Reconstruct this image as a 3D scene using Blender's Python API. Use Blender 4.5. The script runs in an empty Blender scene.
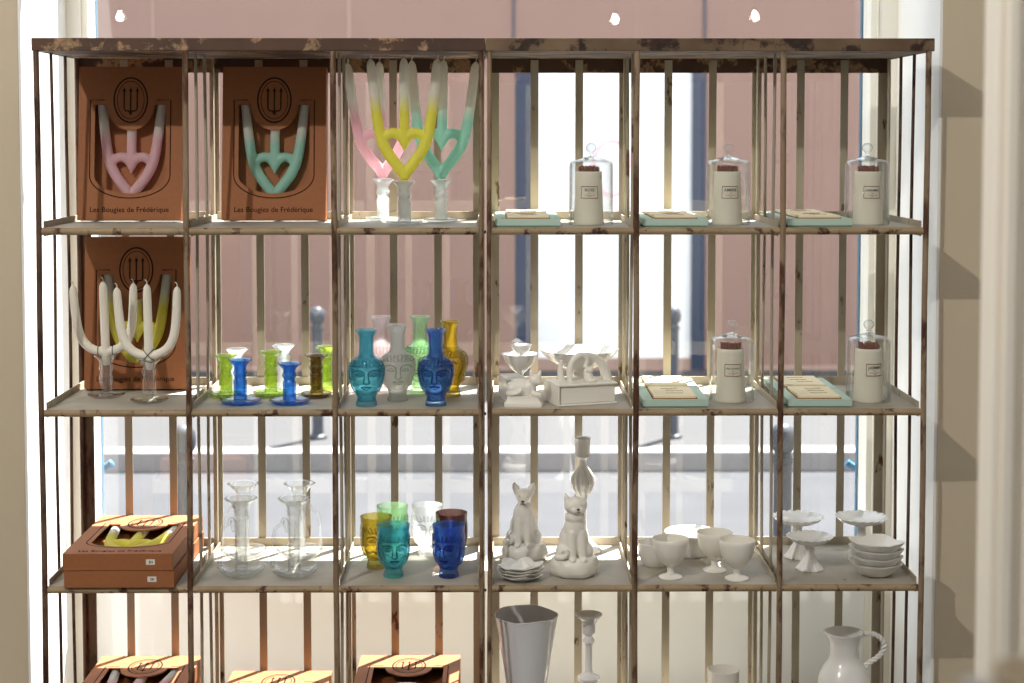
import bpy, bmesh, math, random
from mathutils import Vector, Matrix, Euler, noise
random.seed(7)
PI = math.pi
SC = bpy.context.scene
COL = SC.collection
# ------------------------------------------------------------------ frame of reference
U = 0.0022                     # modelling unit (metres): the shelf front is drawn in these
F = 1600.0                     # focal length in pixels of the 1024 px wide frame
EYE = 1.5
D = F * U
YAW = math.atan(16 / F)
PIT = math.atan(87 / F)
PX, PY = 512.0, 225.0
CAM = Vector((0, -D, EYE))
FW = Vector((math.sin(YAW) * math.cos(PIT), math.cos(YAW) * math.cos(PIT), -math.sin(PIT)))
RT = Vector((math.cos(YAW), -math.sin(YAW), 0))
UP = RT.cross(FW)
def ray(px, py): return FW + RT * ((px - PX) / F) - UP * ((py - PY) / F)
def at_y(px, py, y):            # world point seen at (px,py) on the plane y (units)
    d = ray(px, py); return CAM + d * ((y * U - CAM.y) / d.y)
def at_z(px, py, z):            # world point seen at (px,py) on the plane z (metres)
    d = ray(px, py); return CAM + d * ((z - CAM.z) / d.z)
def X(px, py=300, y=0): return at_y(px, py, y).x / U
def Z(py, px=485, y=0): return at_y(px, py, y).z / U

# ------------------------------------------------------------------ materials
def C(r, g, b):
    f = lambda c: (c / 255 / 12.92) if c / 255 <= .04045 else ((c / 255 + .055) / 1.055) ** 2.4
    return (f(r), f(g), f(b), 1)
def new_mat(name):
    m = bpy.data.materials.new(name); m.use_nodes = True
    nt = m.node_tree; nt.nodes.clear()
    out = nt.nodes.new('ShaderNodeOutputMaterial')
    return m, nt, out
def N(nt, kind, **kw):
    n = nt.nodes.new(kind)
    for k, v in kw.items():
        if k in n.inputs: n.inputs[k].default_value = v
        else: setattr(n, k, v)
    return n
def ramp(nt, stops):
    r = nt.nodes.new('ShaderNodeValToRGB')
    el = r.color_ramp.elements
    el[0].position, el[0].color = stops[0]
    el[1].position, el[1].color = stops[-1]
    for p, c in stops[1:-1]:
        e = el.new(p); e.color = c
    return r
def bump(nt, scale, strength, dist=.001, detail=3):
    tc = N(nt, 'ShaderNodeTexCoord')
    n = N(nt, 'ShaderNodeTexNoise', Scale=scale, Detail=detail)
    nt.links.new(tc.outputs['Object'], n.inputs['Vector'])
    b = N(nt, 'ShaderNodeBump', Strength=strength, Distance=dist)
    nt.links.new(n.outputs['Fac'], b.inputs['Height'])
    return b
def pbr(name, col, rough=.6, spec=.4, coat=0, metal=0, bump_scale=0, bump_str=.2, vary=0, vary_scale=20, vcol=None, bdist=.001, sss=0):
    m, nt, out = new_mat(name)
    p = N(nt, 'ShaderNodeBsdfPrincipled', Roughness=rough, Metallic=metal)
    p.inputs['Base Color'].default_value = col
    p.inputs['Specular IOR Level'].default_value = spec
    p.inputs['Coat Weight'].default_value = coat
    if sss:
        p.inputs['Subsurface Weight'].default_value = sss
        p.inputs['Subsurface Radius'].default_value = (.01, .008, .006)
        p.inputs['Subsurface Scale'].default_value = 1.0
    if vary:
        tc = N(nt, 'ShaderNodeTexCoord')
        n = N(nt, 'ShaderNodeTexNoise', Scale=vary_scale, Detail=4)
        nt.links.new(tc.outputs['Object'], n.inputs['Vector'])
        c2 = vcol or tuple(c * (1 - vary) for c in col[:3]) + (1,)
        r = ramp(nt, [(.3, c2), (.7, col)])
        nt.links.new(n.outputs['Fac'], r.inputs['Fac'])
        nt.links.new(r.outputs['Color'], p.inputs['Base Color'])
    if bump_scale:
        b = bump(nt, bump_scale, bump_str, bdist)
        nt.links.new(b.outputs['Normal'], p.inputs['Normal'])
    nt.links.new(p.outputs[0], out.inputs[0])
    return m
def glass(name, light, dark, body=.06, power=2.2, bscale=0, bstr=.3, rough=.02, spec=1.0, bcol=None, refr=.22, ior=1.3):
    """thin blown glass: tinted see-through walls, deeper colour where the wall is seen edge-on, mirror at grazing angles"""
    m, nt, out = new_mat(name)
    lw = N(nt, 'ShaderNodeLayerWeight', Blend=.5)
    pw = N(nt, 'ShaderNodeMath', operation='POWER'); pw.inputs[1].default_value = power
    nt.links.new(lw.outputs['Facing'], pw.inputs[0])
    mx = N(nt, 'ShaderNodeMix', data_type='RGBA')
    mx.inputs[6].default_value = light; mx.inputs[7].default_value = dark
    nt.links.new(pw.outputs[0], mx.inputs[0])
    tr = N(nt, 'ShaderNodeBsdfTransparent'); nt.links.new(mx.outputs[2], tr.inputs['Color'])
    gl = N(nt, 'ShaderNodeBsdfGlossy', Roughness=rough)
    p5 = N(nt, 'ShaderNodeMath', operation='POWER'); p5.inputs[1].default_value = 3.5
    nt.links.new(lw.outputs['Facing'], p5.inputs[0])
    ma = N(nt, 'ShaderNodeMath', operation='MULTIPLY_ADD'); ma.inputs[1].default_value = .75 * spec; ma.inputs[2].default_value = .04 * spec
    nt.links.new(p5.outputs[0], ma.inputs[0])
    rf = N(nt, 'ShaderNodeBsdfRefraction', Roughness=0.0, IOR=ior); nt.links.new(mx.outputs[2], rf.inputs['Color'])
    m0 = N(nt, 'ShaderNodeMixShader'); m0.inputs[0].default_value = refr
    nt.links.new(tr.outputs[0], m0.inputs[1]); nt.links.new(rf.outputs[0], m0.inputs[2])
    df = N(nt, 'ShaderNodeBsdfTranslucent'); df.inputs['Color'].default_value = bcol or light
    m1 = N(nt, 'ShaderNodeMixShader'); m1.inputs[0].default_value = body
    nt.links.new(m0.outputs[0], m1.inputs[1]); nt.links.new(df.outputs[0], m1.inputs[2])
    m2 = N(nt, 'ShaderNodeMixShader')
    nt.links.new(ma.outputs[0], m2.inputs[0]); nt.links.new(m1.outputs[0], m2.inputs[1]); nt.links.new(gl.outputs[0], m2.inputs[2])
    if bscale:
        b = bump(nt, bscale, bstr, .002)
        for n in (lw, gl, rf): nt.links.new(b.outputs['Normal'], n.inputs['Normal'])
    nt.links.new(m2.outputs[0], out.inputs[0])
    return m
def dyed(name, col, z0, z1, top):
    """wax dipped in colour: the dye ends between z0 and z1 units above the base"""
    m, nt, out = new_mat(name)
    tc = N(nt, 'ShaderNodeTexCoord'); sp = N(nt, 'ShaderNodeSeparateXYZ')
    nt.links.new(tc.outputs['Object'], sp.inputs[0])
    mr = N(nt, 'ShaderNodeMapRange'); mr.inputs[1].default_value = z0 * U; mr.inputs[2].default_value = z1 * U
    nt.links.new(sp.outputs['Z'], mr.inputs[0])
    r = ramp(nt, [(0, col), (1, top)]); nt.links.new(mr.outputs[0], r.inputs['Fac'])
    p = N(nt, 'ShaderNodeBsdfPrincipled', Roughness=.45)
    p.inputs['Subsurface Weight'].default_value = .35
    p.inputs['Subsurface Radius'].default_value = (.01, .009, .007); p.inputs['Subsurface Scale'].default_value = 1
    nt.links.new(r.outputs['Color'], p.inputs['Base Color'])
    t = N(nt, 'ShaderNodeBsdfTranslucent'); nt.links.new(r.outputs['Color'], t.inputs['Color'])
    mx = N(nt, 'ShaderNodeMixShader'); mx.inputs[0].default_value = .58
    nt.links.new(p.outputs[0], mx.inputs[1]); nt.links.new(t.outputs[0], mx.inputs[2])
    nt.links.new(mx.outputs[0], out.inputs[0])
    return m
def worn(name, paint, paint2, rust, lo, hi, scale=14, rough=.6, stretch=1.0):
    """old enamel paint worn through to rust in patches"""
    m, nt, out = new_mat(name)
    tc = N(nt, 'ShaderNodeTexCoord')
    mp = N(nt, 'ShaderNodeMapping'); mp.inputs['Scale'].default_value = (1, 1, stretch)
    nt.links.new(tc.outputs['Object'], mp.inputs['Vector'])
    n1 = N(nt, 'ShaderNodeTexNoise', Scale=scale, Detail=8, Roughness=.65)
    n2 = N(nt, 'ShaderNodeTexNoise', Scale=scale * .6, Detail=5)
    n3 = N(nt, 'ShaderNodeTexNoise', Scale=scale * 9, Detail=3)
    for n in (n1, n2, n3): nt.links.new(mp.outputs[0], n.inputs['Vector'])
    rp = ramp(nt, [(.35, paint), (.65, paint2)]); nt.links.new(n2.outputs['Fac'], rp.inputs['Fac'])
    rm = ramp(nt, [(lo, (0, 0, 0, 1)), (hi, (1, 1, 1, 1))]); nt.links.new(n1.outputs['Fac'], rm.inputs['Fac'])
    rr = ramp(nt, [(.3, tuple(c * .45 for c in rust[:3]) + (1,)), (.7, rust)]); nt.links.new(n3.outputs['Fac'], rr.inputs['Fac'])
    mx = N(nt, 'ShaderNodeMix', data_type='RGBA')
    nt.links.new(rm.outputs['Color'], mx.inputs[0]); nt.links.new(rp.outputs['Color'], mx.inputs[6]); nt.links.new(rr.outputs['Color'], mx.inputs[7])
    p = N(nt, 'ShaderNodeBsdfPrincipled', Roughness=rough); p.inputs['Specular IOR Level'].default_value = .35
    nt.links.new(mx.outputs[2], p.inputs['Base Color'])
    b = N(nt, 'ShaderNodeBump', Strength=.4, Distance=.001); nt.links.new(n1.outputs['Fac'], b.inputs['Height'])
    nt.links.new(b.outputs['Normal'], p.inputs['Normal'])
    nt.links.new(p.outputs[0], out.inputs[0])
    return m

M = {}
M['tray'] = worn('worn grey beige enamel', C(160, 153, 139), C(180, 172, 158), C(120, 82, 52), .66, .72, 16)
M['lip'] = worn('worn edge enamel', C(170, 148, 116), C(150, 128, 98), C(92, 56, 34), .54, .60, 20)
M['post'] = worn('rusted post paint', C(152, 130, 104), C(128, 106, 82), C(98, 62, 42), .50, .58, 18, stretch=.35)
M['post_dark'] = worn('rust brown post', C(108, 84, 66), C(86, 64, 48), C(66, 36, 24), .48, .58, 16, stretch=.35)
M['slat'] = worn('grey brown slat paint', C(180, 170, 150), C(162, 150, 130), C(116, 82, 58), .62, .66, 20, stretch=.4)
M['band'] = worn('chipped brown band', C(88, 62, 46), C(70, 50, 40), C(172, 138, 104), .53, .57, 11)
M['band_tan'] = worn('chipped tan band', C(126, 104, 80), C(94, 72, 54), C(64, 44, 34), .51, .56, 10)
M['bolt'] = pbr('dark bolt steel', C(35, 30, 28), .5, metal=.6)
M['card'] = pbr('brown kraft card', C(158, 100, 62), .6, .3, vary=.1, vary_scale=90)
M['card_in'] = pbr('brown kraft inside', C(128, 88, 64), .9, .1)
M['ink'] = pbr('dark printing ink', C(40, 26, 20), .8, .1)
M['ink_black'] = pbr('black ink', C(30, 28, 26), .8, .1)
M['ink_gold'] = pbr('bronze ink', C(150, 110, 60), .6, .2)
M['sticker'] = pbr('white price sticker', C(225, 220, 212), .6)
M['wax_white'] = pbr('ivory wax', C(238, 232, 218), .45, .4, sss=.4)
M['wax_pink'] = dyed('pink dipped wax', C(249, 216, 222), 62, 78, C(250, 248, 240))
M['wax_mint'] = dyed('mint dipped wax', C(194, 238, 225), 58, 74, C(250, 248, 240))
M['wax_yellow'] = dyed('yellow dipped wax', C(246, 242, 120), 66, 84, C(250, 248, 240))
M['wick'] = pbr('cotton wick', C(225, 218, 205), .9)
M['thread'] = pbr('dark green thread', C(38, 48, 44), .8)
M['g_clear'] = glass('clear glass', (.99, .992, .99, 1), (.62, .67, .66, 1), .03, 3.4, refr=0, spec=1.25)
M['g_clear_t'] = glass('clear textured glass', (.985, .99, .985, 1), (.60, .66, .63, 1), .30, 2.2, 260, .35, bcol=(1, 1, 1, 1))
M['g_rose'] = glass('faint rose glass', (.98, .93, .93, 1), (.72, .54, .54, 1), .22, 2.0, 200, .3)
M['g_blue'] = glass('cobalt glass', (.46, .74, 1, 1), (.05, .2, .8, 1), .18, 2.0, 180, .3, bcol=(.05, .26, 1, 1))
M['g_blue2'] = glass('cobalt thick glass', (.60, .80, 1, 1), (.06, .16, .75, 1), .16, 2.0, 220, .3, bcol=(.08, .24, .98, 1))
M['g_lime'] = glass('lime glass', (.92, .99, .62, 1), (.42, .66, .10, 1), .20, 1.9, 160, .3, bcol=(.6, .85, .12, 1))
M['g_amber'] = glass('brown olive glass', (.66, .58, .34, 1), (.22, .15, .03, 1), .07, 1.6, 160, .3, bcol=(.4, .28, .04, 1))
M['g_teal'] = glass('teal glass', (.66, .95, 1, 1), (.07, .52, .70, 1), .18, 2.0, 220, .3, bcol=(.05, .68, .96, 1))
M['g_green'] = glass('pale green glass', (.90, .985, .88, 1), (.40, .70, .44, 1), .12, 1.9, 220, .3, bcol=(.55, .88, .5, 1))
M['g_yellow'] = glass('amber yellow glass', (.93, .86, .48, 1), (.36, .25, .02, 1), .11, 1.6, 220, .3, bcol=(.75, .58, .05, 1))
M['g_plum'] = glass('plum brown glass', (.52, .38, .34, 1), (.12, .06, .05, 1), .05, 1.6, 220, .3)
for k_, c_ in (('g_teal', (.02, .26, .32)), ('g_blue2', (.02, .06, .34)), ('g_clear_t', (.42, .45, .44)), ('g_rose', (.55, .40, .40)), ('g_green', (.16, .36, .18)), ('g_yellow', (.26, .19, .02)), ('g_plum', (.06, .03, .03))):
    M[k_ + '_line'] = glass(M[k_].name + ' relief', tuple(min(1, c * 1.9) for c in c_) + (1,), c_ + (1,), .05, 1.2, refr=0)  # darker copy of each glass: refraction shade of the face put into the tint
M['porcelain'] = pbr('white glazed ceramic', C(236, 234, 230), .22, .5, coat=.3, bump_scale=40, bump_str=.12)
M['ceramic'] = pbr('white milky glaze', C(232, 229, 222), .3, .5, coat=.2, bump_scale=60, bump_str=.2, bdist=.002)
M['ceramic_warm'] = pbr('cream milky glaze', C(238, 233, 222), .34, .5, coat=.15, bump_scale=60, bump_str=.2, bdist=.002)
M['ceramic_nose'] = pbr('grey nose glaze', C(70, 64, 60), .4)
M['enamel'] = pbr('grey white enamel', C(224, 224, 226), .16, .6, coat=.5, bump_scale=14, bump_str=.2, bdist=.004)
M['jar'] = pbr('cream ceramic jar', C(238, 232, 212), .5, .35)
M['match'] = pbr('brown match heads', C(128, 62, 36), .8)
M['match_stick'] = pbr('match wood', C(205, 165, 120), .8)
M['mint'] = pbr('mint card', C(184, 206, 192), .7, .2)
M['mint_dark'] = pbr('mint card edge', C(120, 152, 132), .8, .2)
M['cream'] = pbr('cream card', C(244, 230, 196), .7, .2)
M['brownline'] = pbr('brown card rim', C(150, 104, 52), .7, .2)
M['wall'] = pbr('warm beige wall paint', C(208, 193, 168), .85, .2, bump_scale=120, bump_str=.05)
M['reveal'] = pbr('off white paint', C(244, 244, 242), .7, .25)
M['frame'] = pbr('cream window paint', C(242, 240, 230), .55, .3)
M['panel'] = pbr('cream panel paint', C(238, 240, 238), .6, .3)
M['trimwhite'] = pbr('white trim paint', C(244, 236, 222), .5, .3)
M['bluepaint'] = pbr('sky blue paint', C(64, 112, 142), .5, .3)
M['ceiling'] = pbr('white ceiling', C(240, 238, 234), .9)
M['facade'] = pbr('dusty rose facade', C(154, 122, 110), .7, .3, vary=.06, vary_scale=3)
M['facade_line'] = pbr('dark joint', C(92, 84, 88), .6)
M['facade_pale'] = pbr('pale joint', C(172, 142, 130), .6)
M['navy'] = pbr('navy lacquer', C(44, 58, 82), .3, .5)
M['doorwhite'] = pbr('white painted door', C(252, 252, 252), .6, .3)
M['pinkline'] = pbr('pink drawn line', C(248, 200, 210), .6)
M['blueline'] = pbr('pale blue drawn line', C(226, 234, 244), .6)
M['paving'] = pbr('pale pavement', C(79, 79, 80), .9, .2, vary=.06, vary_scale=2)
M['curb'] = pbr('granite kerb', C(150, 148, 150), .9, .2, vary=.2, vary_scale=4)
M['asphalt'] = pbr('grey asphalt', C(76, 77, 80), .95, .2, vary=.15, vary_scale=3)
M['bollard'] = pbr('dark grey cast iron', C(66, 70, 80), .5, .4)
M['straw'] = pbr('woven straw', C(208, 194, 170), .9, .1, bump_scale=150, bump_str=.5)
def floor_mat():
    m, nt, out = new_mat('oak boards')
    tc = N(nt, 'ShaderNodeTexCoord'); br = N(nt, 'ShaderNodeTexBrick', Scale=1.0)
    br.inputs['Color1'].default_value = C(150, 148, 145); br.inputs['Color2'].default_value = C(142, 140, 137); br.inputs['Mortar'].default_value = C(110, 108, 104)
    br.inputs['Brick Width'].default_value = 1.4; br.inputs['Row Height'].default_value = .14; br.inputs['Mortar Size'].default_value = .004
    nt.links.new(tc.outputs['Object'], br.inputs['Vector'])
    p = N(nt, 'ShaderNodeBsdfPrincipled', Roughness=.5); nt.links.new(br.outputs['Color'], p.inputs['Base Color'])
    nt.links.new(p.outputs[0], out.inputs[0]); return m
M['floor'] = floor_mat()
def pane_mat():
    m, nt, out = new_mat('window glass')
    tr = N(nt, 'ShaderNodeBsdfTransparent'); tr.inputs['Color'].default_value = (.985, .99, .99, 1)
    gl = N(nt, 'ShaderNodeBsdfGlossy', Roughness=0.0)
    mx = N(nt, 'ShaderNodeMixShader'); mx.inputs[0].default_value = .055
    nt.links.new(tr.outputs[0], mx.inputs[1]); nt.links.new(gl.outputs[0], mx.inputs[2]); nt.links.new(mx.outputs[0], out.inputs[0])
    return m
M['pane'] = pane_mat()
def glow_mat():
    m, nt, out = new_mat('lit bulb')
    e = N(nt, 'ShaderNodeEmission', Strength=45.0); e.inputs['Color'].default_value = (1, .93, .82, 1)
    nt.links.new(e.outputs[0], out.inputs[0]); return m
M['glow'] = glow_mat()

# ------------------------------------------------------------------ mesh builder (units of U)
class MB:
    def __init__(s): s.bm = bmesh.new()
    def box(s, c, d, rot=None, taper=None):
        vs = []
        for dz in (-.5, .5):
            for dx, dy in ((-.5, -.5), (.5, -.5), (.5, .5), (-.5, .5)):
                k = taper if (taper and dz > 0) else 1
                v = Vector((dx * d[0] * k, dy * d[1] * k, dz * d[2]))
                if rot is not None: v = rot @ v
                vs.append(s.bm.verts.new(v + Vector(c)))
        for f in ((0, 3, 2, 1), (4, 5, 6, 7), (0, 1, 5, 4), (1, 2, 6, 5), (2, 3, 7, 6), (3, 0, 4, 7)):
            s.bm.faces.new([vs[i] for i in f])
        return s
    def span(s, a, b):
        return s.box([(a[i] + b[i]) / 2 for i in range(3)], [abs(b[i] - a[i]) for i in range(3)])
    def tube(s, pts, r, n=10, smooth=0, closed=False, flat=None):
        pts = [Vector(p) for p in pts]
        rs = list(r) if isinstance(r, (list, tuple)) else [r] * len(pts)
        for _ in range(smooth):
            q, w = ([] if closed else [pts[0]]), ([] if closed else [rs[0]])
            m = len(pts)
            for i in range(m if closed else m - 1):
                a, b = pts[i], pts[(i + 1) % m]; ra, rb = rs[i], rs[(i + 1) % m]
                q += [a * .75 + b * .25, a * .25 + b * .75]; w += [ra * .75 + rb * .25, ra * .25 + rb * .75]
            if not closed: q.append(pts[-1]); w.append(rs[-1])
            pts, rs = q, w
        m = len(pts); rings = []
        nrm = None
        for i in range(m):
            if closed: t = pts[(i + 1) % m] - pts[i - 1]
            else: t = pts[min(i + 1, m - 1)] - pts[max(i - 1, 0)]
            t.normalize()
            if nrm is None:
                nrm = Vector((0, 1, 0)) if abs(t.y) < .9 else Vector((1, 0, 0))
            nrm = (nrm - t * nrm.dot(t)).normalized(); bi = t.cross(nrm)
            ring = []
            for k in range(n):
                a = 2 * PI * k / n
                ring.append(s.bm.verts.new(pts[i] + nrm * (math.cos(a) * rs[i] * (flat or 1)) + bi * (math.sin(a) * rs[i])))
            rings.append(ring)
        for i in range(m if closed else m - 1):
            a, b = rings[i], rings[(i + 1) % m]
            for k in range(n): s.bm.faces.new((a[k], a[(k + 1) % n], b[(k + 1) % n], b[k]))
        if not closed:
            s.bm.faces.new(list(reversed(rings[0]))); s.bm.faces.new(rings[-1])
        return s
    def lathe(s, prof, n=40, fn=None, at=(0, 0, 0), sub=1, sy=1.0):
        """prof: (r,z) from the bottom outside, up, and back down inside; r=0 closes on the axis"""
        if sub > 1:
            q = []
            for i in range(len(prof) - 1):
                for k in range(sub):
                    t = k / sub; q.append((prof[i][0] * (1 - t) + prof[i + 1][0] * t, prof[i][1] * (1 - t) + prof[i + 1][1] * t))
            q.append(prof[-1]); prof = q
        rings = []
        o = Vector(at)
        for i, (r, z) in enumerate(prof):
            if r <= 1e-6: rings.append([s.bm.verts.new(Vector((0, 0, z)) + o)]); continue
            ring = []
            for k in range(n):
                th = 2 * PI * k / n
                rr, zz = fn(th, r, z, i) if fn else (r, z)
                ring.append(s.bm.verts.new(Vector((math.sin(th) * rr, -math.cos(th) * rr * sy, zz)) + o))
            rings.append(ring)
        for a, b in zip(rings, rings[1:]):
            if len(a) == 1 and len(b) == 1: continue
            for k in range(n):
                k2 = (k + 1) % n
                if len(a) == 1: s.bm.faces.new((a[0], b[k2], b[k]))
                elif len(b) == 1: s.bm.faces.new((a[k], a[k2], b[0]))
                else: s.bm.faces.new((a[k], a[k2], b[k2], b[k]))
        return s
    def mesh(s, me, mat=None):
        mat = mat or Matrix()
        vs = [s.bm.verts.new(mat @ v.co) for v in me.vertices]
        for p in me.polygons:
            try: s.bm.faces.new([vs[i] for i in p.vertices])
            except ValueError: pass
        return s
    def build(s, name, mat, parent=None, loc=None, angle=38, bevel=0, seg=2, flat=False):
        bm = s.bm
        bmesh.ops.remove_doubles(bm, verts=bm.verts, dist=1e-5)
        bmesh.ops.recalc_face_normals(bm, faces=bm.faces)
        bmesh.ops.scale(bm, vec=(U, U, U), verts=bm.verts)
        for f in bm.faces: f.smooth = not flat
        ca = math.radians(angle)
        for e in bm.edges:
            if len(e.link_faces) == 2 and e.calc_face_angle(0) > ca: e.smooth = False
        me = bpy.data.meshes.new(name); bm.to_mesh(me); bm.free()
        o = bpy.data.objects.new(name, me); COL.objects.link(o)
        me.materials.append(M[mat] if isinstance(mat, str) else mat)
        if parent: o.parent = parent
        if loc is not None: o.location = loc
        if bevel:
            b = o.modifiers.new('bevel', 'BEVEL'); b.width = bevel * U; b.segments = seg; b.limit_method = 'ANGLE'; b.angle_limit = math.radians(40)
        return o
def tagit(o, label=None, cat=None, group=None, kind=None):
    if label: o['label'] = label
    if cat: o['category'] = cat
    if group: o['group'] = group
    if kind: o['kind'] = kind
    return o
def thing(name, label, cat, loc=(0, 0, 0), rot=(0, 0, 0), group=None):
    o = bpy.data.objects.new(name, None); COL.objects.link(o)
    o.empty_display_size = .02; o.location = loc; o.rotation_euler = rot
    return tagit(o, label, cat, group)
def struct(mb, name, mat, bevel=0):
    return tagit(mb.build(name, mat, bevel=bevel), kind='structure')
def dup(root, loc, label, group=None, rot=None, swap=None, scale=None):
    r = root.copy(); COL.objects.link(r); r.location = loc
    if rot is not None: r.rotation_euler = rot
    if scale is not None: r.scale = scale
    tagit(r, label, None, group)
    def kid(ch, par):
        c = ch.copy(); COL.objects.link(c); c.parent = par
        if swap and c.type == 'MESH' and c.data.materials[0].name in swap:
            nm = swap[c.data.materials[0].name]
            c.material_slots[0].link = 'OBJECT'; c.material_slots[0].material = M[nm]
        for g in ch.children: kid(g, c)
    for ch in list(root.children): kid(ch, r)
    return r
def as_mesh(o):
    COL.objects.link(o)
    dg = bpy.context.evaluated_depsgraph_get(); dg.update()
    me = bpy.data.meshes.new_from_object(o.evaluated_get(dg))
    COL.objects.unlink(o); bpy.data.objects.remove(o)
    return me
def plate(loops, thick):
    """flat card cut to an outline with holes, lying in XY, thickness along Z"""
    cu = bpy.data.curves.new('tmp', 'CURVE'); cu.dimensions = '2D'; cu.fill_mode = 'BOTH'; cu.extrude = thick / 2
    for lp in loops:
        sp = cu.splines.new('POLY'); sp.points.add(len(lp) - 1)
        for p, q in zip(sp.points, lp): p.co = (q[0], q[1], 0, 1)
        sp.use_cyclic_u = True
    return as_mesh(bpy.data.objects.new('tmp', cu))
def text_mesh(body, size, thick=.15, bold=0.0, spacing=1.0):
    cu = bpy.data.curves.new('tmp', 'FONT'); cu.body = body; cu.size = size; cu.extrude = thick / 2
    cu.align_x = 'CENTER'; cu.offset = bold; cu.space_character = spacing; cu.resolution_u = 3
    return as_mesh(bpy.data.objects.new('tmp', cu))
def blob(parts, voxel=1.0, smooth=6):
    """ellipsoids and tubes fused into one continuous skin. parts: ('e',centre,radii,rot) or ('t',pts,radii)"""
    mb = MB()
    for p in parts:
        if p[0] == 'e':
            R = Euler(p[3]).to_matrix().to_4x4() if len(p) > 3 else Matrix()
            mt = Matrix.Translation(p[1]) @ R @ Matrix.Diagonal((*p[2], 1))
            bmesh.ops.create_uvsphere(mb.bm, u_segments=20, v_segments=14, radius=1, matrix=mt)
        else: mb.tube(p[1], p[2], 10, smooth=2)
    me = bpy.data.meshes.new('tmp'); mb.bm.to_mesh(me); mb.bm.free()
    o = bpy.data.objects.new('tmp', me)
    r = o.modifiers.new('r', 'REMESH'); r.mode = 'VOXEL'; r.voxel_size = voxel
    s = o.modifiers.new('s', 'SMOOTH'); s.factor = .5; s.iterations = smooth
    return as_mesh(o)
UPRIGHT = Matrix(((1, 0, 0, 0), (0, 0, -1, 0), (0, 1, 0, 0), (0, 0, 0, 1)))   # XY drawing -> XZ, facing -Y

# ------------------------------------------------------------------ camera
cd = bpy.data.cameras.new('camera'); cam = bpy.data.objects.new('camera', cd); COL.objects.link(cam)
cd.sensor_width = 36; cd.lens = F * 36 / 1024; cd.clip_end = 200
cd.shift_x = -(PX - 512) / 1024; cd.shift_y = (PY - 341.5) / 1024
R = Matrix((RT, UP, -FW)).transposed()
cam.matrix_world = Matrix.Translation(CAM) @ R.to_4x4()
cd.dof.use_dof = True; cd.dof.focus_distance = D + 50 * U; cd.dof.aperture_fstop = 3.6
SC.camera = cam

# ------------------------------------------------------------------ the room
YW, YG = 108, 290                       # front of the wall beside the niche, face of the window
xl, xr = X(18.5, 100, YW), X(942, 100, YW)
gl_, gr_ = X(97, 200, 326), X(862, 200, 326)
zs = Z(572, 485, YG)                    # sill
zt = 1400 ; m1 = 1 / U
floor_z = 0.0
RX, RB, RH = 2.46 * m1, -6.2 * m1, 3.9 * m1
struct(MB().span((-RX - 60, RB, -20), (RX + 60, 330, 0)), 'floor', 'floor')
struct(MB().span((-RX - 60, RB, RH), (RX + 60, 330, RH + 40)), 'ceiling', 'ceiling')
struct(MB().span((-RX - 60, RB, 0), (-RX, 330, RH)), 'wall_left', 'reveal')
struct(MB().span((RX, RB, 0), (RX + 60, 330, RH)), 'wall_right', 'reveal')
struct(MB().span((-RX - 60, RB - 60, -20), (RX + 60, RB, RH)), 'wall_back', 'reveal')
struct(MB().span((-RX, YW, 0), (xl, 330, RH)), 'wall_front_left', 'wall')
struct(MB().span((xr, YW, 0), (RX, 330, RH)), 'wall_front_right', 'wall')
# niche lining (white reveals)
struct(MB().span((xl, YW + 1, 0), (xl + 3, YG, RH)), 'trim_1', 'reveal')
struct(MB().span((xr - 3, YW + 1, 0), (xr, YG, RH)), 'trim_2', 'reveal')
# the window wall round the glass
struct(MB().span((xl, YG, 0), (gl_, 330, RH)), 'window_frame_left', 'frame', .8)
struct(MB().span((gr_, YG, 0), (xr, 330, RH)), 'window_frame_right', 'frame', .8)
struct(MB().span((gl_, YG, 0), (gr_, 330, zs)).span((gl_, YG - 10, zs), (gr_, 322, zs + 5)), 'wall_front_panel', 'panel', .8)
struct(MB().span((gl_, YG, zt), (gr_, 330, RH)), 'wall_front_lintel', 'frame')
struct(MB().span((gl_ + .2, 312, zs + 5), (gr_ - .2, 315, zt)), 'window_1', 'pane')
struct(MB().span((gl_ - 14, 331, zs - 30), (X(98.6, 200, 331), 339, zt)).span((X(859.6, 200, 331), 331, zs - 30), (gr_ + 14, 339, zt)), 'window_2', 'bluepaint')
# moulding strips on the cream frame
mb = MB()
for x in (xl + 26, gl_ - 9): mb.span((x, YG - 2.5, 0), (x + 3, YG - .01, RH))
for x in (xr - 26, gr_ + 7): mb.span((x, YG - 2.5, 0), (x + 3, YG - .01, RH))
struct(mb, 'trim_3', 'frame', .6)
# fluted door casing, nearer on the right
c0 = at_y(988.5, 300, -760); cx = c0.x / U
mb = MB().span((cx, -770, 0), (cx + 45, -745, RH))
for k in range(3): mb.span((cx + 4 + k * 12, -774, 0), (cx + 11 + k * 12, -770, RH))
struct(mb, 'trim_4', 'trimwhite', 1.5)

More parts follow.
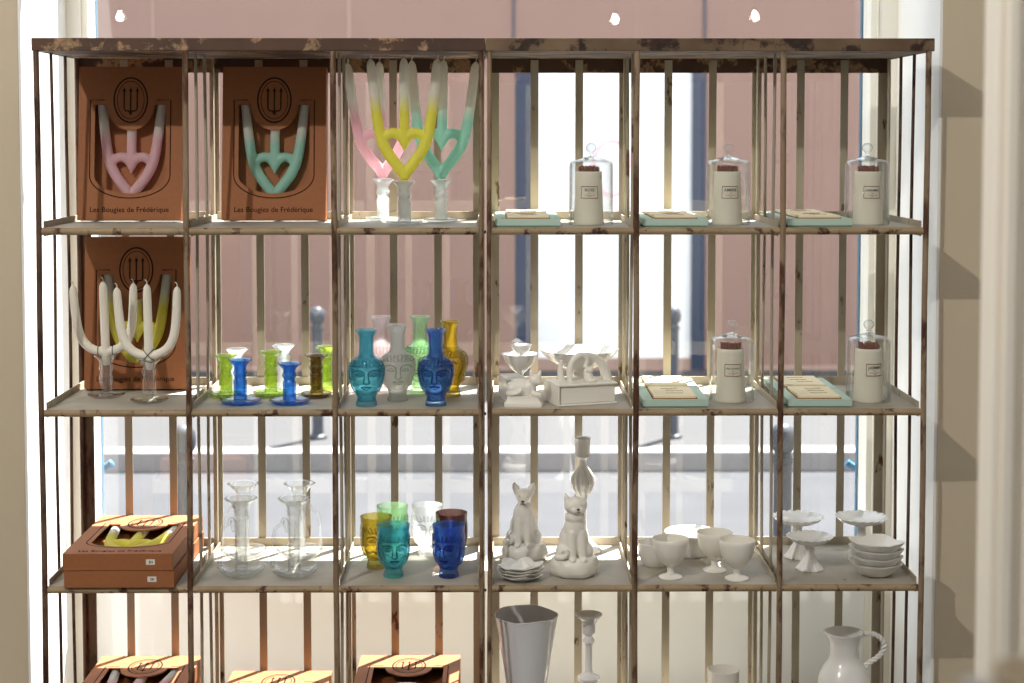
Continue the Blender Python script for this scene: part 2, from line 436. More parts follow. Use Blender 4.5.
# ------------------------------------------------------------------ the street
def W(mb, name, mat, **k): return struct(mb, name, mat, **k)
yF = 6.74 * m1
W(MB().span((-6000, 330, -40), (6000, 2.0 * m1, 0)), 'street_near_pavement', 'paving')
W(MB().span((-6000, 2.0 * m1, -60), (6000, 4.05 * m1, -.09 * m1)), 'street_road', 'asphalt')
W(MB().span((-6000, 4.05 * m1, -60), (6000, 4.2 * m1, 0)), 'street_kerb', 'curb')
W(MB().span((-6000, 4.2 * m1, -60), (6000, yF + 300, -.001 * m1)), 'street_far_pavement', 'paving')
fb = thing('shop_building', 'dusty rose shop front across the street behind the shelving', 'building', (0, yF * U, 0))
def xf(px, y=yF): return X(px, 200, y)
mb = MB()
dl, dr = xf(533), xf(692); dtop = Z(60, 485, yF); dbot = Z(359, 485, yF)
H = 3.3 * m1
mb.span((-5000, 0, 0), (xf(515), 200, H)).span((xf(706), 0, 0), (5000, 200, H)).span((xf(515), 0, dtop), (xf(706), 200, H)).span((xf(515), 0, 0), (xf(706), 200, dbot - 40))
mb.build('facade_wall', 'facade', fb)
MB().span((xf(515), 4, dbot - 40), (xf(533), 60, dtop)).build('door_jamb', 'navy', fb)
MB().span((xf(692), 4, dbot - 40), (xf(706), 60, dtop)).build('door_jamb', 'navy', fb)
MB().span((dl, 20, dbot), (dr, 50, dtop)).build('door_panel', 'doorwhite', fb)
MB().span((dl, 8, dbot - 40), (dr, 60, dbot)).build('door_step', 'facade_pale', fb)
for px, w in ((513.5, 3.4), (703.5, 3.6)): MB().span((xf(px - w / 2), -3, dtop), (xf(px + w / 2), 0, H)).build('panel_joint', 'facade_line', fb)
for px, w in ((155, 2), (350, 3), (866, 3)): MB().span((xf(px - w / 2), -2, 0), (xf(px + w / 2), 0, H)).build('cover_strip', 'facade_pale', fb)
mb = MB()
for a, b in ((-100, 513), (708, 1150)): mb.span((xf(a), -14, 0), (xf(b), 0, Z(366, 485, yF)))
mb.build('plinth', 'facade_pale', fb, bevel=2)
pts = []
c = at_y(612, 168, yF + 18)
for k in range(40):
    a = k / 39 * 1.65 * PI
    pts.append((c.x / U + math.cos(a) * 56, 18, c.z / U + math.sin(a) * 80))
MB().tube(pts, 5, 6, flat=.3).build('pink_drawing', 'pinkline', fb)
pts = []
for k in range(40):
    a = k / 39 * 2 * PI
    pts.append((c.x / U - 160 + math.cos(a) * 95, 18, c.z / U + 90 + math.sin(a) * 95))
MB().tube(pts, 3, 6, flat=.3).build('blue_drawing', 'blueline', fb)

def bollard(loc, label):
    b = thing('street_bollard', label, 'bollard', loc, group='bollards in the street')
    MB().lathe([(0, 0), (26, 0), (26, 6), (17, 10), (16, 22), (15, 245), (18, 248), (18, 254), (13, 258), (11, 264), (0, 264)], 20).build('post', 'bollard', b)
    b.scale = (.8, .8, 1)
    MB().lathe([(0, 258), (14, 261), (20, 268), (22, 279), (20, 290), (14, 297), (7, 300), (0, 300)], 20).build('ball_head', 'bollard', b)
    return b
bo = bollard(Vector((X(318, 440, 4.43 * m1) * U, 4.43, 0)), 'far bollard left of the white door, seen through the second column')
dup(bo, Vector((X(673, 440, 4.43 * m1) * U, 4.43, 0)), 'far bollard standing in front of the white door')
dup(bo, Vector((X(183, 440, 1.15 * m1) * U, 1.15, 0)), 'near dark bollard above the stacked brown boxes at the left')
dup(bo, Vector((X(783, 440, 1.15 * m1) * U, 1.15, 0)), 'near dark bollard above the scalloped cake stands at the right')
for px, s, lb in ((101, 1, 'blue shutter arm beside the left edge of the window'), (858, -1, 'blue shutter arm beside the right edge of the window')):
    p = at_y(px, 470, 352)
    a = thing('shutter_arm', lb, 'shutter arm', p)
    MB().tube([(-s * 8, 0, -4), (s * 11, 3, 7)], 4.6, 14).build('arm', 'bluepaint', a)
    MB().lathe([(0, 0), (5.2, 0), (5.4, 2), (4, 3.4), (0, 3.6)], 14).build('end_cap', 'bluepaint', a).matrix_local = Matrix.Translation(Vector((s * 11, 3, 7)) * U) @ Euler((0, s * math.radians(59), 0)).to_matrix().to_4x4()
    MB().span((-s * 22, -22, -8), (-s * 7, 3, 3)).build('bracket', 'bluepaint', a)

# ------------------------------------------------------------------ the shelving
DEP = 167
ROWZ = [Z(227.8), Z(409.6), Z(586.0), Z(756)]
TOPB, TOPT = Z(51), Z(38.2)
POST = [[X(39.6), X(187.3), X(334.6), X(481.0)], [X(489.3), X(636.2), X(782.0), X(925.2)]]
EDGE = [(X(36.0), X(485.2)), (X(485.8), X(930.6))]
for u in range(2):
    un = thing('shelving_unit', ['rusty metal shelving unit on the left with brown top band', 'worn metal shelving unit on the right holding the white ceramics'][u], 'shelving', (0, 0, 0), group='metal shelving units side by side')
    P = POST[u]; a, b = EDGE[u]
    tp = MB().span((a, -2.5, TOPB), (b, -.05, TOPT)).build('front_band', ['band', 'band_tan'][u], un, bevel=.7)
    mb = MB().span((a, 0, TOPT - 2), (b - .2, DEP + 2, TOPT)).span((a, 0, TOPB + .5), (b - .2, DEP + 2, TOPB + 2.5)).span((a, 0, TOPB), (a + 3, DEP + 2, TOPT)).span((b - 3.2, 0, TOPB), (b - .2, DEP + 2, TOPT))
    mb.build('top_panel', ['band', 'band_tan'][u], un)
    MB().span((P[0], DEP - 2, TOPB - 15), (P[3], DEP, TOPB + .9)).build('back_rail', 'band', un, bevel=.4)
    for i, x in enumerate(P):
        md = 'post_dark' if (u == 0 and i == 0) else 'post'
        w = 2.2 if (u, i) in ((0, 3), (1, 0)) else 3.0
        # angle-iron front upright, a little bent
        pts = [(x + .5 * math.sin(k * 1.3 + i * 2 + u), 1.0, TOPB * (1 - k / 9)) for k in range(10)]
        f = MB()
        f.tube(pts, w, 8); f.build('front_post', md, un, angle=60)
        hw = 6.5 if i in (0, 3) else 5.2
        xx = x + (hw - 2.5 if i == 0 else -(hw - 2.5) if i == 3 else 0)
        MB().span((xx - hw, DEP - 1.6, 0), (xx + hw, DEP, TOPB)).span((x - .9 if i else x - 2.5, DEP - 12, 0), (x + .9 if i else x - .7, DEP - 1, TOPB)).build('back_post', 'post_dark' if (u == 0 and i == 0) else 'slat', un, bevel=.3)
        for d in (56, 111):
            pts = [(x + .7 * math.sin(k * 1.1 + d + i), d, TOPB * (1 - k / 9)) for k in range(10)]
            MB().tube(pts, 1.7, 8).build('side_bar', 'post_dark' if (u, i) in ((0, 0), (1, 3)) else 'slat', un, angle=60)
    for i in range(3):
        for t in (1, 2):
            x = P[i] + (P[i + 1] - P[i]) * t / 3
            MB().span((x - 4.3, DEP - 3.2, 0), (x + 4.3, DEP - 1.7, TOPB - 1)).build('back_slat', 'slat', un, bevel=.3)
    for z in ROWZ:
        for i in range(3):
            x0, x1 = P[i] + 2.9, P[i + 1] - 2.9
            tr = MB().span((x0, 3, z - 2), (x1, DEP - 4, z)).build('shelf_tray', 'tray', un, bevel=.2)
            MB().tube([(x0 - .4, 3.2, z - 3.6), (x1 + .4, 3.2, z - 3.6)], 3.6, 12).build('front_lip', 'lip', tr, angle=60)
            for xx in (x0, x1 - 1.2): MB().span((xx, 7, z - 9), (xx + 1.2, DEP - 13, z + 6.5)).build('side_flange', 'slat', tr, bevel=.2)
            MB().span((x0, DEP - 5, z - 8), (x1, DEP - 3.4, z + 9)).build('back_flange', 'slat', tr, bevel=.2)
    if u == 0:
        for z in ROWZ[:3]:
            MB().lathe([(0, 0), (1.5, 0), (1.5, 2.2), (0, 2.2)], 8).build('bolt', 'bolt', un).matrix_local = Matrix.Translation(Vector((P[3] + 3.0, -.6, z - 4)) * U) @ Euler((0, PI / 2, 0)).to_matrix().to_4x4()

def on(row, px, py):            # a spot on shelf `row` seen at (px,py)
    p = at_z(px, py, ROWZ[row] * U); p.z = ROWZ[row] * U + .0002
    return p
def dep(row, px, d):            # a spot on shelf `row` at depth d, seen at column px
    z = ROWZ[row] * U
    y = d * U
    p = at_y(px, 300, d); t = (y - CAM.y)
    # iterate because the verticals lean a little
    q = CAM + Vector((0, t, 0))
    for py in [300]:
        v = Vector((0, y, z)) - CAM
        dpt = lambda x: (Vector((x, y, z)) - CAM)
        x = p.x
        for _ in range(6):
            w = dpt(x); zz = w.dot(FW); x += ((px - PX) / F * zz - w.dot(RT)) / RT.x
    return Vector((x, y, z + .0002))

# ------------------------------------------------------------------ boxed candles
BW, BH, BT = 111.0, 165.0, 17.0
def arc(cx, cz, a, b, t0, t1, n=14): return [(cx + a * math.cos(t0 + (t1 - t0) * k / n), cz + b * math.sin(t0 + (t1 - t0) * k / n)) for k in range(n + 1)]
def window_loop(g=0):           # shield-shaped cut-out with the round tab hanging into it, grown by g
    w, top, side, bot = 38 + g, 124 + g, 48, 28.5 - g
    lp = [(-w, top), (-w, side)]
    lp += arc(0, side, w, side - bot, PI, 2 * PI, 24)[1:]
    lp += [(w, top)]
    return lp
def box_model(name, label, cat, loc, rot, group, sticker=False):
    r = thing(name, label, cat, loc, rot, group)
    t = 1.2
    MB().span((-BW / 2, t, 0), (BW / 2, BT, t)).span((-BW / 2, t, BH - t), (BW / 2, BT, BH)).span((-BW / 2, t, t), (-BW / 2 + t, BT, BH - t)).span((BW / 2 - t, t, t), (BW / 2, BT, BH - t)).span((-BW / 2, BT - t, 0), (BW / 2, BT, BH)).build('carton', 'card', r, bevel=.25)
    w = window_loop()
    tab = arc(0, 124, 25.5, 27.5, 2 * PI, PI, 24)
    hole = w + tab              # one closed outline: round the shield, back along the tab
    outer = [(-BW / 2, 0), (BW / 2, 0), (BW / 2, BH), (-BW / 2, BH)]
    me = plate([outer, hole], t)
    MB().mesh(me, Matrix.Translation((0, t / 2, 0)) @ UPRIGHT).build('front_panel', 'card', r, flat=True)
    yy = -.12
    g = window_loop(5); pl = [(p[0], yy, p[1]) for p in g]
    mb = MB().tube([(-28, yy, g[0][1])] + pl + [(28, yy, g[0][1])], .6, 5, flat=.2)
    mb.build('printed_border', 'ink', r)
    mb = MB()
    mb.tube([(p[0], yy, p[1]) for p in arc(0, 129, 17.8, 24, 0, 2 * PI, 36)[:-1]], .85, 5, closed=True, flat=.15)
    mb.tube([(p[0], yy, p[1]) for p in arc(0, 129, 14.4, 20.4, 0, 2 * PI, 36)[:-1]], .4, 5, closed=True, flat=.2)
    for x in (-7, 0, 7):
        mb.tube([(x, yy, 141), (x, yy, 120 if x else 114)], .8, 5, flat=.2)
        mb.tube([(x - 1.6, yy, 138), (x, yy, 143), (x + 1.6, yy, 138)], .4, 5, flat=.2)
    mb.tube([(-7, yy, 120), (-5.5, yy, 117.5), (0, yy, 117), (5.5, yy, 117.5), (7, yy, 120)], .7, 5, flat=.2)
    mb.tube([(-3, yy, 118), (0, yy, 113), (3, yy, 118)], .6, 5, flat=.2)
    mb.build('emblem', 'ink', r)
    me = text_mesh('Les Bougies de Frédérique', 8.2, .2, .05, 1.0)
    xs = [v.co.x for v in me.vertices]; k = 84 / (max(xs) - min(xs)); mid = (max(xs) + min(xs)) / 2
    MB().mesh(me, Matrix.Translation((0, -.05, 8.5)) @ UPRIGHT @ Matrix.Diagonal((k, k, 1, 1)) @ Matrix.Translation((-mid, 0, 0))).build('lettering', 'ink', r, flat=True)
    if sticker:
        s = MB().box((33, 5.5 + 3, -.1), (9, 5.5, .2)).build('price_sticker', 'sticker', r)
        mb = MB()
        for k in range(3): mb.box((32 + k * 1.4, 8.5, -.25), (.7, 3.0 - k * .4, .1))
        mb.build('price_print', 'ink_black', s)
    return r
def heart_candle(label, mat, loc, rot, group, peg=True, wick=True):
    r = thing('heart_candle', label, 'candle', loc, rot, group)
    mb = MB()
    parts = []
    for s in (-1, 1):
        mb.tube([(0, 0, 1), (s * 2.5, 0, 8), (s * 10, 0, 17), (s * 18.5, 0, 29), (s * 24, 0, 42), (s * 27.5, 0, 62), (s * 31, 0, 92), (s * 33, 0, 112), (s * 33.6, 0, 117), (s * 33.8, 0, 120)], [5, 5.6, 5.8, 5.8, 5.7, 5.4, 5.1, 4.8, 3.6, .9], 14, smooth=2)
        mb.tube([(s * 22.5, 0, 35), (s * 20, 0, 42), (s * 14, 0, 46.5), (s * 7, 0, 46), (s * 2, 0, 41), (0, 0, 34)], [4.2, 4.9, 5.2, 5.2, 4.8, 3.6], 12, smooth=2)
    mb.tube([(0, 0, 121), (0, 0, 118), (0, 0, 112), (0, 0, 80), (0, 0, 46), (0, 0, 40), (0, 0, 34), (0, 0, 28)], [.9, 3.6, 4.8, 5.1, 5.2, 4.8, 3, .7], 14, smooth=1)
    mb.tube([(0, 0, 4), (0, 0, -2), (0, 0, -12)] if peg else [(0, 0, 4), (0, 0, 1), (0, 0, -1)], [4.4, 4.3, 3.6] if peg else [4.4, 4, 2.5], 12)
    me = bpy.data.meshes.new('tmp'); mb.bm.to_mesh(me); mb.bm.free()
    o = bpy.data.objects.new('tmp', me)
    rm = o.modifiers.new('r', 'REMESH'); rm.mode = 'VOXEL'; rm.voxel_size = .8
    sm = o.modifiers.new('s', 'SMOOTH'); sm.factor = .5; sm.iterations = 4
    MB().mesh(as_mesh(o)).build('wax', mat, r, angle=80)
    if wick:
        for x, z in ((-33.8, 119.5), (0, 120.5), (33.8, 119.5)):
            MB().tube([(x, 0, z - 1), (x + .4, 0, z + 2.5), (x + 1.2, 0, z + 4)], .55, 6).build('wick', 'wick', r)
    return r

def box_pose(row, px, d, lean, w=BW):
    p = dep(row, px, d); return p, (math.radians(-lean), 0, 0)
def rel(loc, rot, v): return Vector(loc) + Euler(rot).to_matrix() @ (Vector(v) * U)
BG = 'brown boxes of heart candles'
up = [(0, 129.2, 'pink', 'standing brown gift box with a pink heart candle in its window', 'pink and white heart candle inside the standing box at the top left'),
      (0, 273.5, 'mint', 'standing brown gift box with a mint heart candle in its window', 'mint and white heart candle inside the standing box of the second column'),
      (1, 135.5, 'yellow', 'standing brown gift box behind the white trident candles', 'yellow and white heart candle inside the box behind the white candles')]
first = None
hc = {}
for row, px, colr, lb, lc in up:
    d = 112 if row == 0 else 124
    lean = 6.5 if row == 0 else 5
    p, rot = box_pose(row, px, d, lean)
    p.z += BT * U * math.sin(math.radians(lean)) + .0006
    if first is None: first = box_model('candle_box', lb, 'box', p, rot, BG)
    else: dup(first, p, lb, BG, rot)
    hc[colr] = heart_candle(lc, 'wax_' + colr, rel(p, rot, (0, 7.2, 22)), rot, 'heart candles', peg=False)
# lying boxes: front row edge toward the room, window up
flat_rot = (-PI / 2, 0, 0)
lying = box_model('candle_box', 'brown gift box with a yellow candle, upper of the two stacked on the third shelf', 'box', dep(2, 118.0, -4) + Vector((0, 0, (2 * BT + 1.0) * U)), flat_rot, BG, sticker=True)
lx = lying.location.x
dup(lying, Vector((lx + 1.2 * U, -3.5 * U, ROWZ[2] * U + (BT + .4) * U)), 'brown gift box, lower of the two stacked on the third shelf', BG, flat_rot)
dup(hc['yellow'], rel(lying.location, flat_rot, (0, 7.2, 22)), 'yellow and white heart candle inside the lying box on the third shelf', 'heart candles', flat_rot)
# bottom row
wax_box = {}
for px, n, lb in ((118.5, 3, 'topmost brown gift box in the bottom left pile, below the stacked boxes'), (261.5, 2, 'sunlit brown gift box at the foot of the second column'), (402.5, 3, 'open topped brown gift box below the coloured face tumblers')):
    p0 = dep(3, px, -3)
    for k in range(n):
        top = k == n - 1
        z = ROWZ[3] * U + ((k + 1) * (BT + .4)) * U
        q = Vector((p0.x + (0 if top else random.uniform(-1, 1) * U), -4.4 * U, z))
        l2 = lb if top else ('brown gift box low in the pile, ' + ['bottom one', 'second one'][k] + ' below ' + {118.5: 'the bottom left box', 261.5: 'the column two top box', 402.5: 'the open box under the tumblers'}[px])
        dup(first, q, l2, BG, flat_rot)
        if top: wax_box[px] = q
dup(hc['pink'], rel(wax_box[118.5], flat_rot, (0, 7.2, 22)), 'white and pink heart candle inside the bottom left box', 'heart candles', flat_rot)
dup(hc['mint'], rel(wax_box[261.5], flat_rot, (0, 7.2, 22)), 'heart candle inside the box at the foot of the second column', 'heart candles', flat_rot)
rc = thing('round_candle', 'grey white round candle lying in the open box below the tumblers', 'candle', rel(wax_box[402.5], flat_rot, (0, 8.2, 62)), flat_rot)
MB().lathe([(0, -6), (20, -6), (27, -3), (29, 0), (27, 3.5), (23, 5), (20, 3), (17, 1.5), (0, 1)], 40).build('wax', 'porcelain', rc).rotation_euler = (PI / 2, 0, 0)

# ------------------------------------------------------------------ candle holders
HOLD = [(0, 0), (9, 0), (15, .8), (20, 3.2), (20.4, 4.2), (19.4, 4.4), (14, 2.6), (8.5, 2.2), (6.9, 3.4), (6.7, 6), (6.8, 20), (7.1, 22.5), (6.6, 24.5), (5.6, 26.5), (6.2, 28.5), (7.4, 30.5), (7.5, 32.5), (6.5, 34.5), (6.2, 36.5), (7.2, 39.5), (9.8, 42.5), (12.2, 44.5), (12.4, 45.4), (11.6, 45.6), (8.6, 43.4), (5.6, 40), (4.9, 37), (4.8, 26), (4.9, 8), (0, 7)]
def holder(label, mat, loc, group, sauc=1.0, h=1.0, name='candle_holder'):
    r = thing(name, label, 'candle holder', loc, (0, 0, 0), group)
    k = [(a * (sauc if z < 5 and a > 8.4 else 1), z * h if z > 5 else z) for a, z in HOLD]
    MB().lathe(k, 44, sub=2).build('holder', mat, r, angle=75)
    return r
HG = 'clear glass candle holders'
# row one: three free-standing heart candles
M['g_frost'] = glass('milky clear glass', (.93, .95, .94, 1), (.70, .75, .73, 1), .34, 2.4, 120, .25, bcol=(.97, .98, .97, 1), refr=.1)
trio = [('pink', 383, 134, 'pink and white heart candle at the left of the three on the top shelf', 'milky glass candle holder under the pink heart candle', 3, -3),
        ('yellow', 404.5, 52, 'yellow and white heart candle at the front of the three on the top shelf', 'milky glass candle holder under the yellow heart candle', 0, 0),
        ('mint', 441, 100, 'mint and white heart candle at the right of the three on the top shelf', 'milky glass candle holder under the mint heart candle', -2, 3)]
for colr, px, d, l1, l2, tz, ty in trio:
    p = dep(0, px, d)
    holder(l2, 'g_frost', p, 'milky candle holders on the top shelf', .95)
    dup(hc[colr], p + Vector((0, 0, 47.0 * U)), l1, 'heart candles', (0, math.radians(ty * .5), math.radians(tz * 4)), scale=(1.02, 1, 1.035))
    # the peg that sits in the cup
for o in list(bpy.data.objects):
    pass
# row two: white tridents
def trident(label, loc, rot, group):
    r = thing('trident_candle', label, 'candle', loc, rot, group)
    mb = MB()
    for s in (-1, 1):
        mb.tube([(0, 0, 1), (s * 8, 0, 2.2), (s * 17, 0, 6), (s * 24, 0, 14), (s * 28, 0, 27), (s * 30, 0, 45), (s * 31, 0, 66), (s * 31.2, 0, 70), (s * 31.2, 0, 73)], [4.6, 4.8, 4.8, 4.8, 4.7, 4.6, 4.3, 3.3, .8], 14, smooth=2)
    mb.tube([(0, 0, -13), (0, 0, -6), (0, 0, 2), (0, 0, 40), (0, 0, 69), (0, 0, 73), (0, 0, 76)], [3.4, 4.2, 4.6, 4.6, 4.3, 3.3, .8], 14, smooth=1)
    me = bpy.data.meshes.new('tmp'); mb.bm.to_mesh(me); mb.bm.free()
    o = bpy.data.objects.new('tmp', me)
    rm = o.modifiers.new('r', 'REMESH'); rm.mode = 'VOXEL'; rm.voxel_size = .8
    sm = o.modifiers.new('s', 'SMOOTH'); sm.factor = .5; sm.iterations = 4
    MB().mesh(as_mesh(o)).build('wax', 'wax_white', r, angle=80)
    for x, z in ((-31.2, 72.5), (0, 75.5), (31.2, 72.5)):
        MB().tube([(x, 0, z - 1), (x + .3, 0, z + 2), (x - 1.2, 0, z + 4.5), (x - 2.2, 0, z + 4.2)], .6, 6, smooth=1).build('wick', 'wick', r)
    return r
def ring3(x, a0, a1, tilt=0):   # a loop of thread round a tube
    return [(x + tilt * math.cos(t), 5.1 * math.sin(t), (a0 + a1) / 2 + (a1 - a0) / 2 * math.cos(t)) for t in [2 * PI * k / 20 for k in range(20)]]
p = dep(1, 106.5, 78)
holder('clear glass candle holder under the left white trident candle', 'g_clear', p, HG, .95)
t1 = trident('white trident candle at the left, tied with two dark threads', p + Vector((0, 0, 47.4 * U)), (0, math.radians(-1.5), math.radians(4)), 'white trident candles')
MB().tube(ring3(-7.5, -3.3, 7.6), .4, 5, closed=True).tube(ring3(7.5, -3.3, 7.6), .4, 5, closed=True).build('thread', 'thread', t1)
p = dep(1, 149.5, 46)
holder('clear glass candle holder under the right white trident candle', 'g_clear', p, HG, .95)
t2 = trident('white trident candle at the right, with a crossed dark thread', p + Vector((0, 0, 47.4 * U)), (0, math.radians(-1), math.radians(-2)), 'white trident candles')
MB().tube(ring3(0, -3.6, 8.2, 5.5), .4, 5, closed=True).tube(ring3(0, -3.6, 8.2, -5.5), .4, 5, closed=True).tube([(5.4 * math.cos(t), 5.4 * math.sin(t), -4.2 + .8 * math.sin(2 * t)) for t in [2 * PI * k / 20 for k in range(20)]], .45, 5, closed=True).build('thread', 'thread', t2)
# row two: coloured holders
CG = 'coloured glass candle holders on the second shelf'
for px, d, mat, lb, sa, h in (
        (240.5, 40, 'g_blue', 'cobalt blue glass candle holder, left of the two blue ones', 1.05, 1.0),
        (289.5, 40, 'g_blue', 'cobalt blue glass candle holder, right of the two blue ones', 1.05, .92),
        (226.0, 84, 'g_lime', 'lime green glass candle holder at the far left behind the blue one', .9, .98),
        (271.0, 92, 'g_lime', 'lime green glass candle holder standing between the two blue ones', .95, 1.04),
        (326.5, 135, 'g_lime', 'lime green glass candle holder half hidden behind the shelf post', .86, 1.03),
        (316.5, 82, 'g_amber', 'brown olive glass candle holder in front of the post', .82, .98),
        (237.0, 126, 'g_frost', 'white glass candle holder behind the left blue one', .8, 1.0),
        (284.0, 137, 'g_frost', 'white glass candle holder behind the right blue one', .8, 1.06)):
    holder(lb, mat, dep(1, px, d), CG, sa, h)
# row three: chamber holders with looped handles
CH = [(0, 0), (12, 0), (18, 2), (23, 6), (25, 9.5), (24.2, 10.2), (21, 7), (15, 3.6), (9, 3), (7, 4), (6.3, 8), (6.3, 56.5), (7.6, 58.5), (8.2, 60.5), (7.2, 62.5), (7, 66), (8, 71), (10.2, 75), (14, 78.4), (16.6, 80.2), (17, 81.2), (16.2, 81.6), (12.6, 79.4), (8.8, 75.4), (6.6, 71), (5.6, 65), (5.2, 60), (5.1, 10), (0, 9)]
M['g_chamber'] = glass('clear pressed glass', (.985, .99, .985, 1), (.40, .45, .43, 1), .09, 2.7, 90, .3, refr=0, spec=1.3)
for px, d, s, lb in ((241.5, 42, -1, 'clear glass chamber candlestick with handle, front left one'), (243.8, 112, -1, 'clear glass chamber candlestick with handle, back left one'),
                     (294.5, 40, -1, 'clear glass chamber candlestick with handle, front right one'), (300.0, 112, 1, 'clear glass chamber candlestick with handle turned right, back right one')):
    r = thing('chamber_candlestick', lb, 'candle holder', dep(2, px, d), (0, 0, 0), 'clear glass chamber candlesticks')
    MB().lathe(CH, 44, sub=2).build('holder', 'g_chamber', r, angle=75)
    MB().tube([(s * 7.5, 0, 46), (s * 9, 0, 52), (s * 8, -1, 57), (s * 11, -1, 60), (s * 12, 0, 55), (s * 15, 0, 52.5), (s * 19, 0, 50), (s * 21.5, 0, 43), (s * 22, 0, 28), (s * 22.5, 0, 9.5)], [1.6, 2, 2.6, 2.4, 2, 1.8, 1.7, 1.7, 1.7, 2.2], 10, smooth=2).build('handle', 'g_chamber', r, angle=75)

# ------------------------------------------------------------------ face vases and tumblers
def g(x, s): return math.exp(-(x / s) ** 2)
def face(th, v, A=1.0):
    th = (th + PI) % (2 * PI) - PI
    d = 0.0
    if .30 < v < .72:
        w = max(0, min(1, (.70 - v) / .28)) if v > .38 else max(0, 1 - (.38 - v) / .045)
        d += (1.3 + 1.9 * w) * (1 if v < .66 else (.72 - v) / .06) * min(1, w * 4) * g(th, .085 + .07 * w)
    for s in (-1, 1):
        d += -1.9 * math.exp(-((th - s * .42) / .24) ** 2 - ((v - .60) / .075) ** 2)
        d += 1.7 * math.exp(-((th - s * .42) / .17) ** 2 - ((v - .592) / .036) ** 2)
        d -= .8 * math.exp(-((th - s * .42) / .2) ** 2 - ((v - .592 + .9 * (th - s * .42) ** 2) / .010) ** 2)
        if .10 < abs(th) < .85 and th * s > 0:
            d += 1.1 * g(v - .715 + .42 * (abs(th) - .40) ** 2, .022)
    d += 1.5 * g(th, .25) * (g(v - .285, .026) + .9 * g(v - .228, .024)) - .9 * g(th, .30) * g(v - .257 + .1 * th * th, .010)
    d += 1.2 * g(th, .3) * g(v - .12, .06)
    hair = max(0, min(1, (v - .80) / .04)) if abs(th) < 1.15 else 1
    if v < .1: hair = 0
    d += hair * (.8 * math.sin(th * 18) * math.sin(v * 46) + .5)
    return d * A * 1.35
VASE = [(0, 0), (10.5, 0), (11, .8), (10.6, 4), (9.6, 8), (9.6, 10), (11, 13), (13.4, 18), (15.6, 24), (17.2, 31), (17.9, 37), (17.6, 42), (16, 46.5), (13, 50), (9.8, 52.5), (8, 55), (7.4, 58), (7.3, 66), (7.6, 74), (9, 78.5), (11.3, 81), (11.6, 81.8), (10.8, 82), (8, 78.6), (6.3, 74), (6.1, 58), (8, 53.5), (12, 49), (15.6, 43), (16.2, 37), (15.4, 30), (12, 19), (8.5, 10), (8, 5), (0, 4)]
TUMB = [(0, 0), (10, 0), (10.6, .8), (10.2, 4), (9.2, 7), (9.6, 9.5), (11.2, 12.5), (13.6, 17), (15.2, 22), (16, 28), (16.1, 34), (16, 40), (16.4, 48), (17, 54), (17, 54.8), (16.2, 54.8), (15.4, 48), (14.8, 34), (14, 24), (11, 15), (8.5, 9), (0, 7)]
def faced(prof, z0, z1, A, imax):
    def fn(th, r, z, i):
        if i < imax and z0 < z < z1:
            v = (z - z0) / (z1 - z0)
            k = min(1, (z - z0) / 3, (z1 - z) / 3)
            return r + face(th, v, A) * k, z
        return r, z
    return fn
def features(k0, z0, z1, base, fnr):
    """pressed lines of the face: brows running into the nose, lids, mouth, chin, hair edge; they ride on the glass, their darker tint stands in for refraction shade"""
    mb = MB()
    def P(th, v, out=.25):
        z = z0 + v * (z1 - z0)
        return (math.sin(th) * (fnr(th, z) + out), -math.cos(th) * (fnr(th, z) + out), z)
    def line(pts, r): mb.tube([P(*p) for p in pts], r, 6, smooth=1)
    for s in (-1, 1):
        line([(s * .82, .655), (s * .66, .705), (s * .42, .725), (s * .22, .69), (s * .12, .62), (s * .10, .52), (s * .15, .43), (s * .19, .395), (s * .12, .375)], .62)
        line([(s * .22, .575), (s * .33, .625), (s * .46, .635), (s * .60, .605), (s * .68, .565)], .5)
        line([(s * .22, .575), (s * .34, .552), (s * .48, .545), (s * .68, .565)], .42)
        line([(s * .36, .592), (s * .42, .578), (s * .48, .592)], .5)
        line([(s * 1.12, .80), (s * 1.22, .62), (s * 1.18, .42), (s * .98, .26)], .4)
    line([(-.10, .375), (0, .362), (.10, .375)], .5)
    line([(-.34, .268), (-.14, .30), (0, .288), (.14, .30), (.34, .268)], .45)
    line([(-.36, .264), (-.15, .252), (0, .262), (.15, .252), (.36, .264)], .55)
    line([(-.28, .25), (-.12, .205), (0, .198), (.12, .205), (.28, .25)], .45)
    line([(-.55, .13), (-.25, .07), (0, .055), (.25, .07), (.55, .13)], .4)
    for row in range(4):
        v = .81 + row * .045
        n = 13 - row
        for k in range(n):
            th = -1.25 + 2.5 * (k + .5 * (row % 2)) / (n - 1)
            if abs(th) < 1.3: line([(th - .05, v - .008), (th, v + .014), (th + .05, v - .008)], .45)
    return mb
def radius_at(prof, top):
    pr = prof[:top + 1]
    def f(th, z):
        for (r0, a), (r1, b) in zip(pr, pr[1:]):
            if a <= z <= b and b > a: return r0 + (r1 - r0) * (z - a) / (b - a)
        return pr[-1][0]
    return f
def vase(label, mat, loc, rot, h=1.0, w=1.0):
    r = thing('face_vase', label, 'vase', loc, (0, 0, math.radians(rot)), 'glass face vases on the second shelf')
    sub = 5; top = VASE.index((9.8, 52.5)) * sub
    pr = [(a * w, z * h) for a, z in VASE]
    MB().lathe(pr, 110, faced(pr, 11 * h, 52 * h, 1.0, top), sub=sub).build('vase', mat, r, angle=80)
    ra = radius_at(pr, top // sub); z0, z1 = 11 * h, 52 * h
    fr = lambda th, z: ra(th, z) + face(th, (z - z0) / (z1 - z0)) * max(0, min(1, (z - z0) / 3, (z1 - z) / 3))
    features(1, z0, z1, pr, fr).build('face_relief_shade', mat + '_line', r, angle=80)
    return r
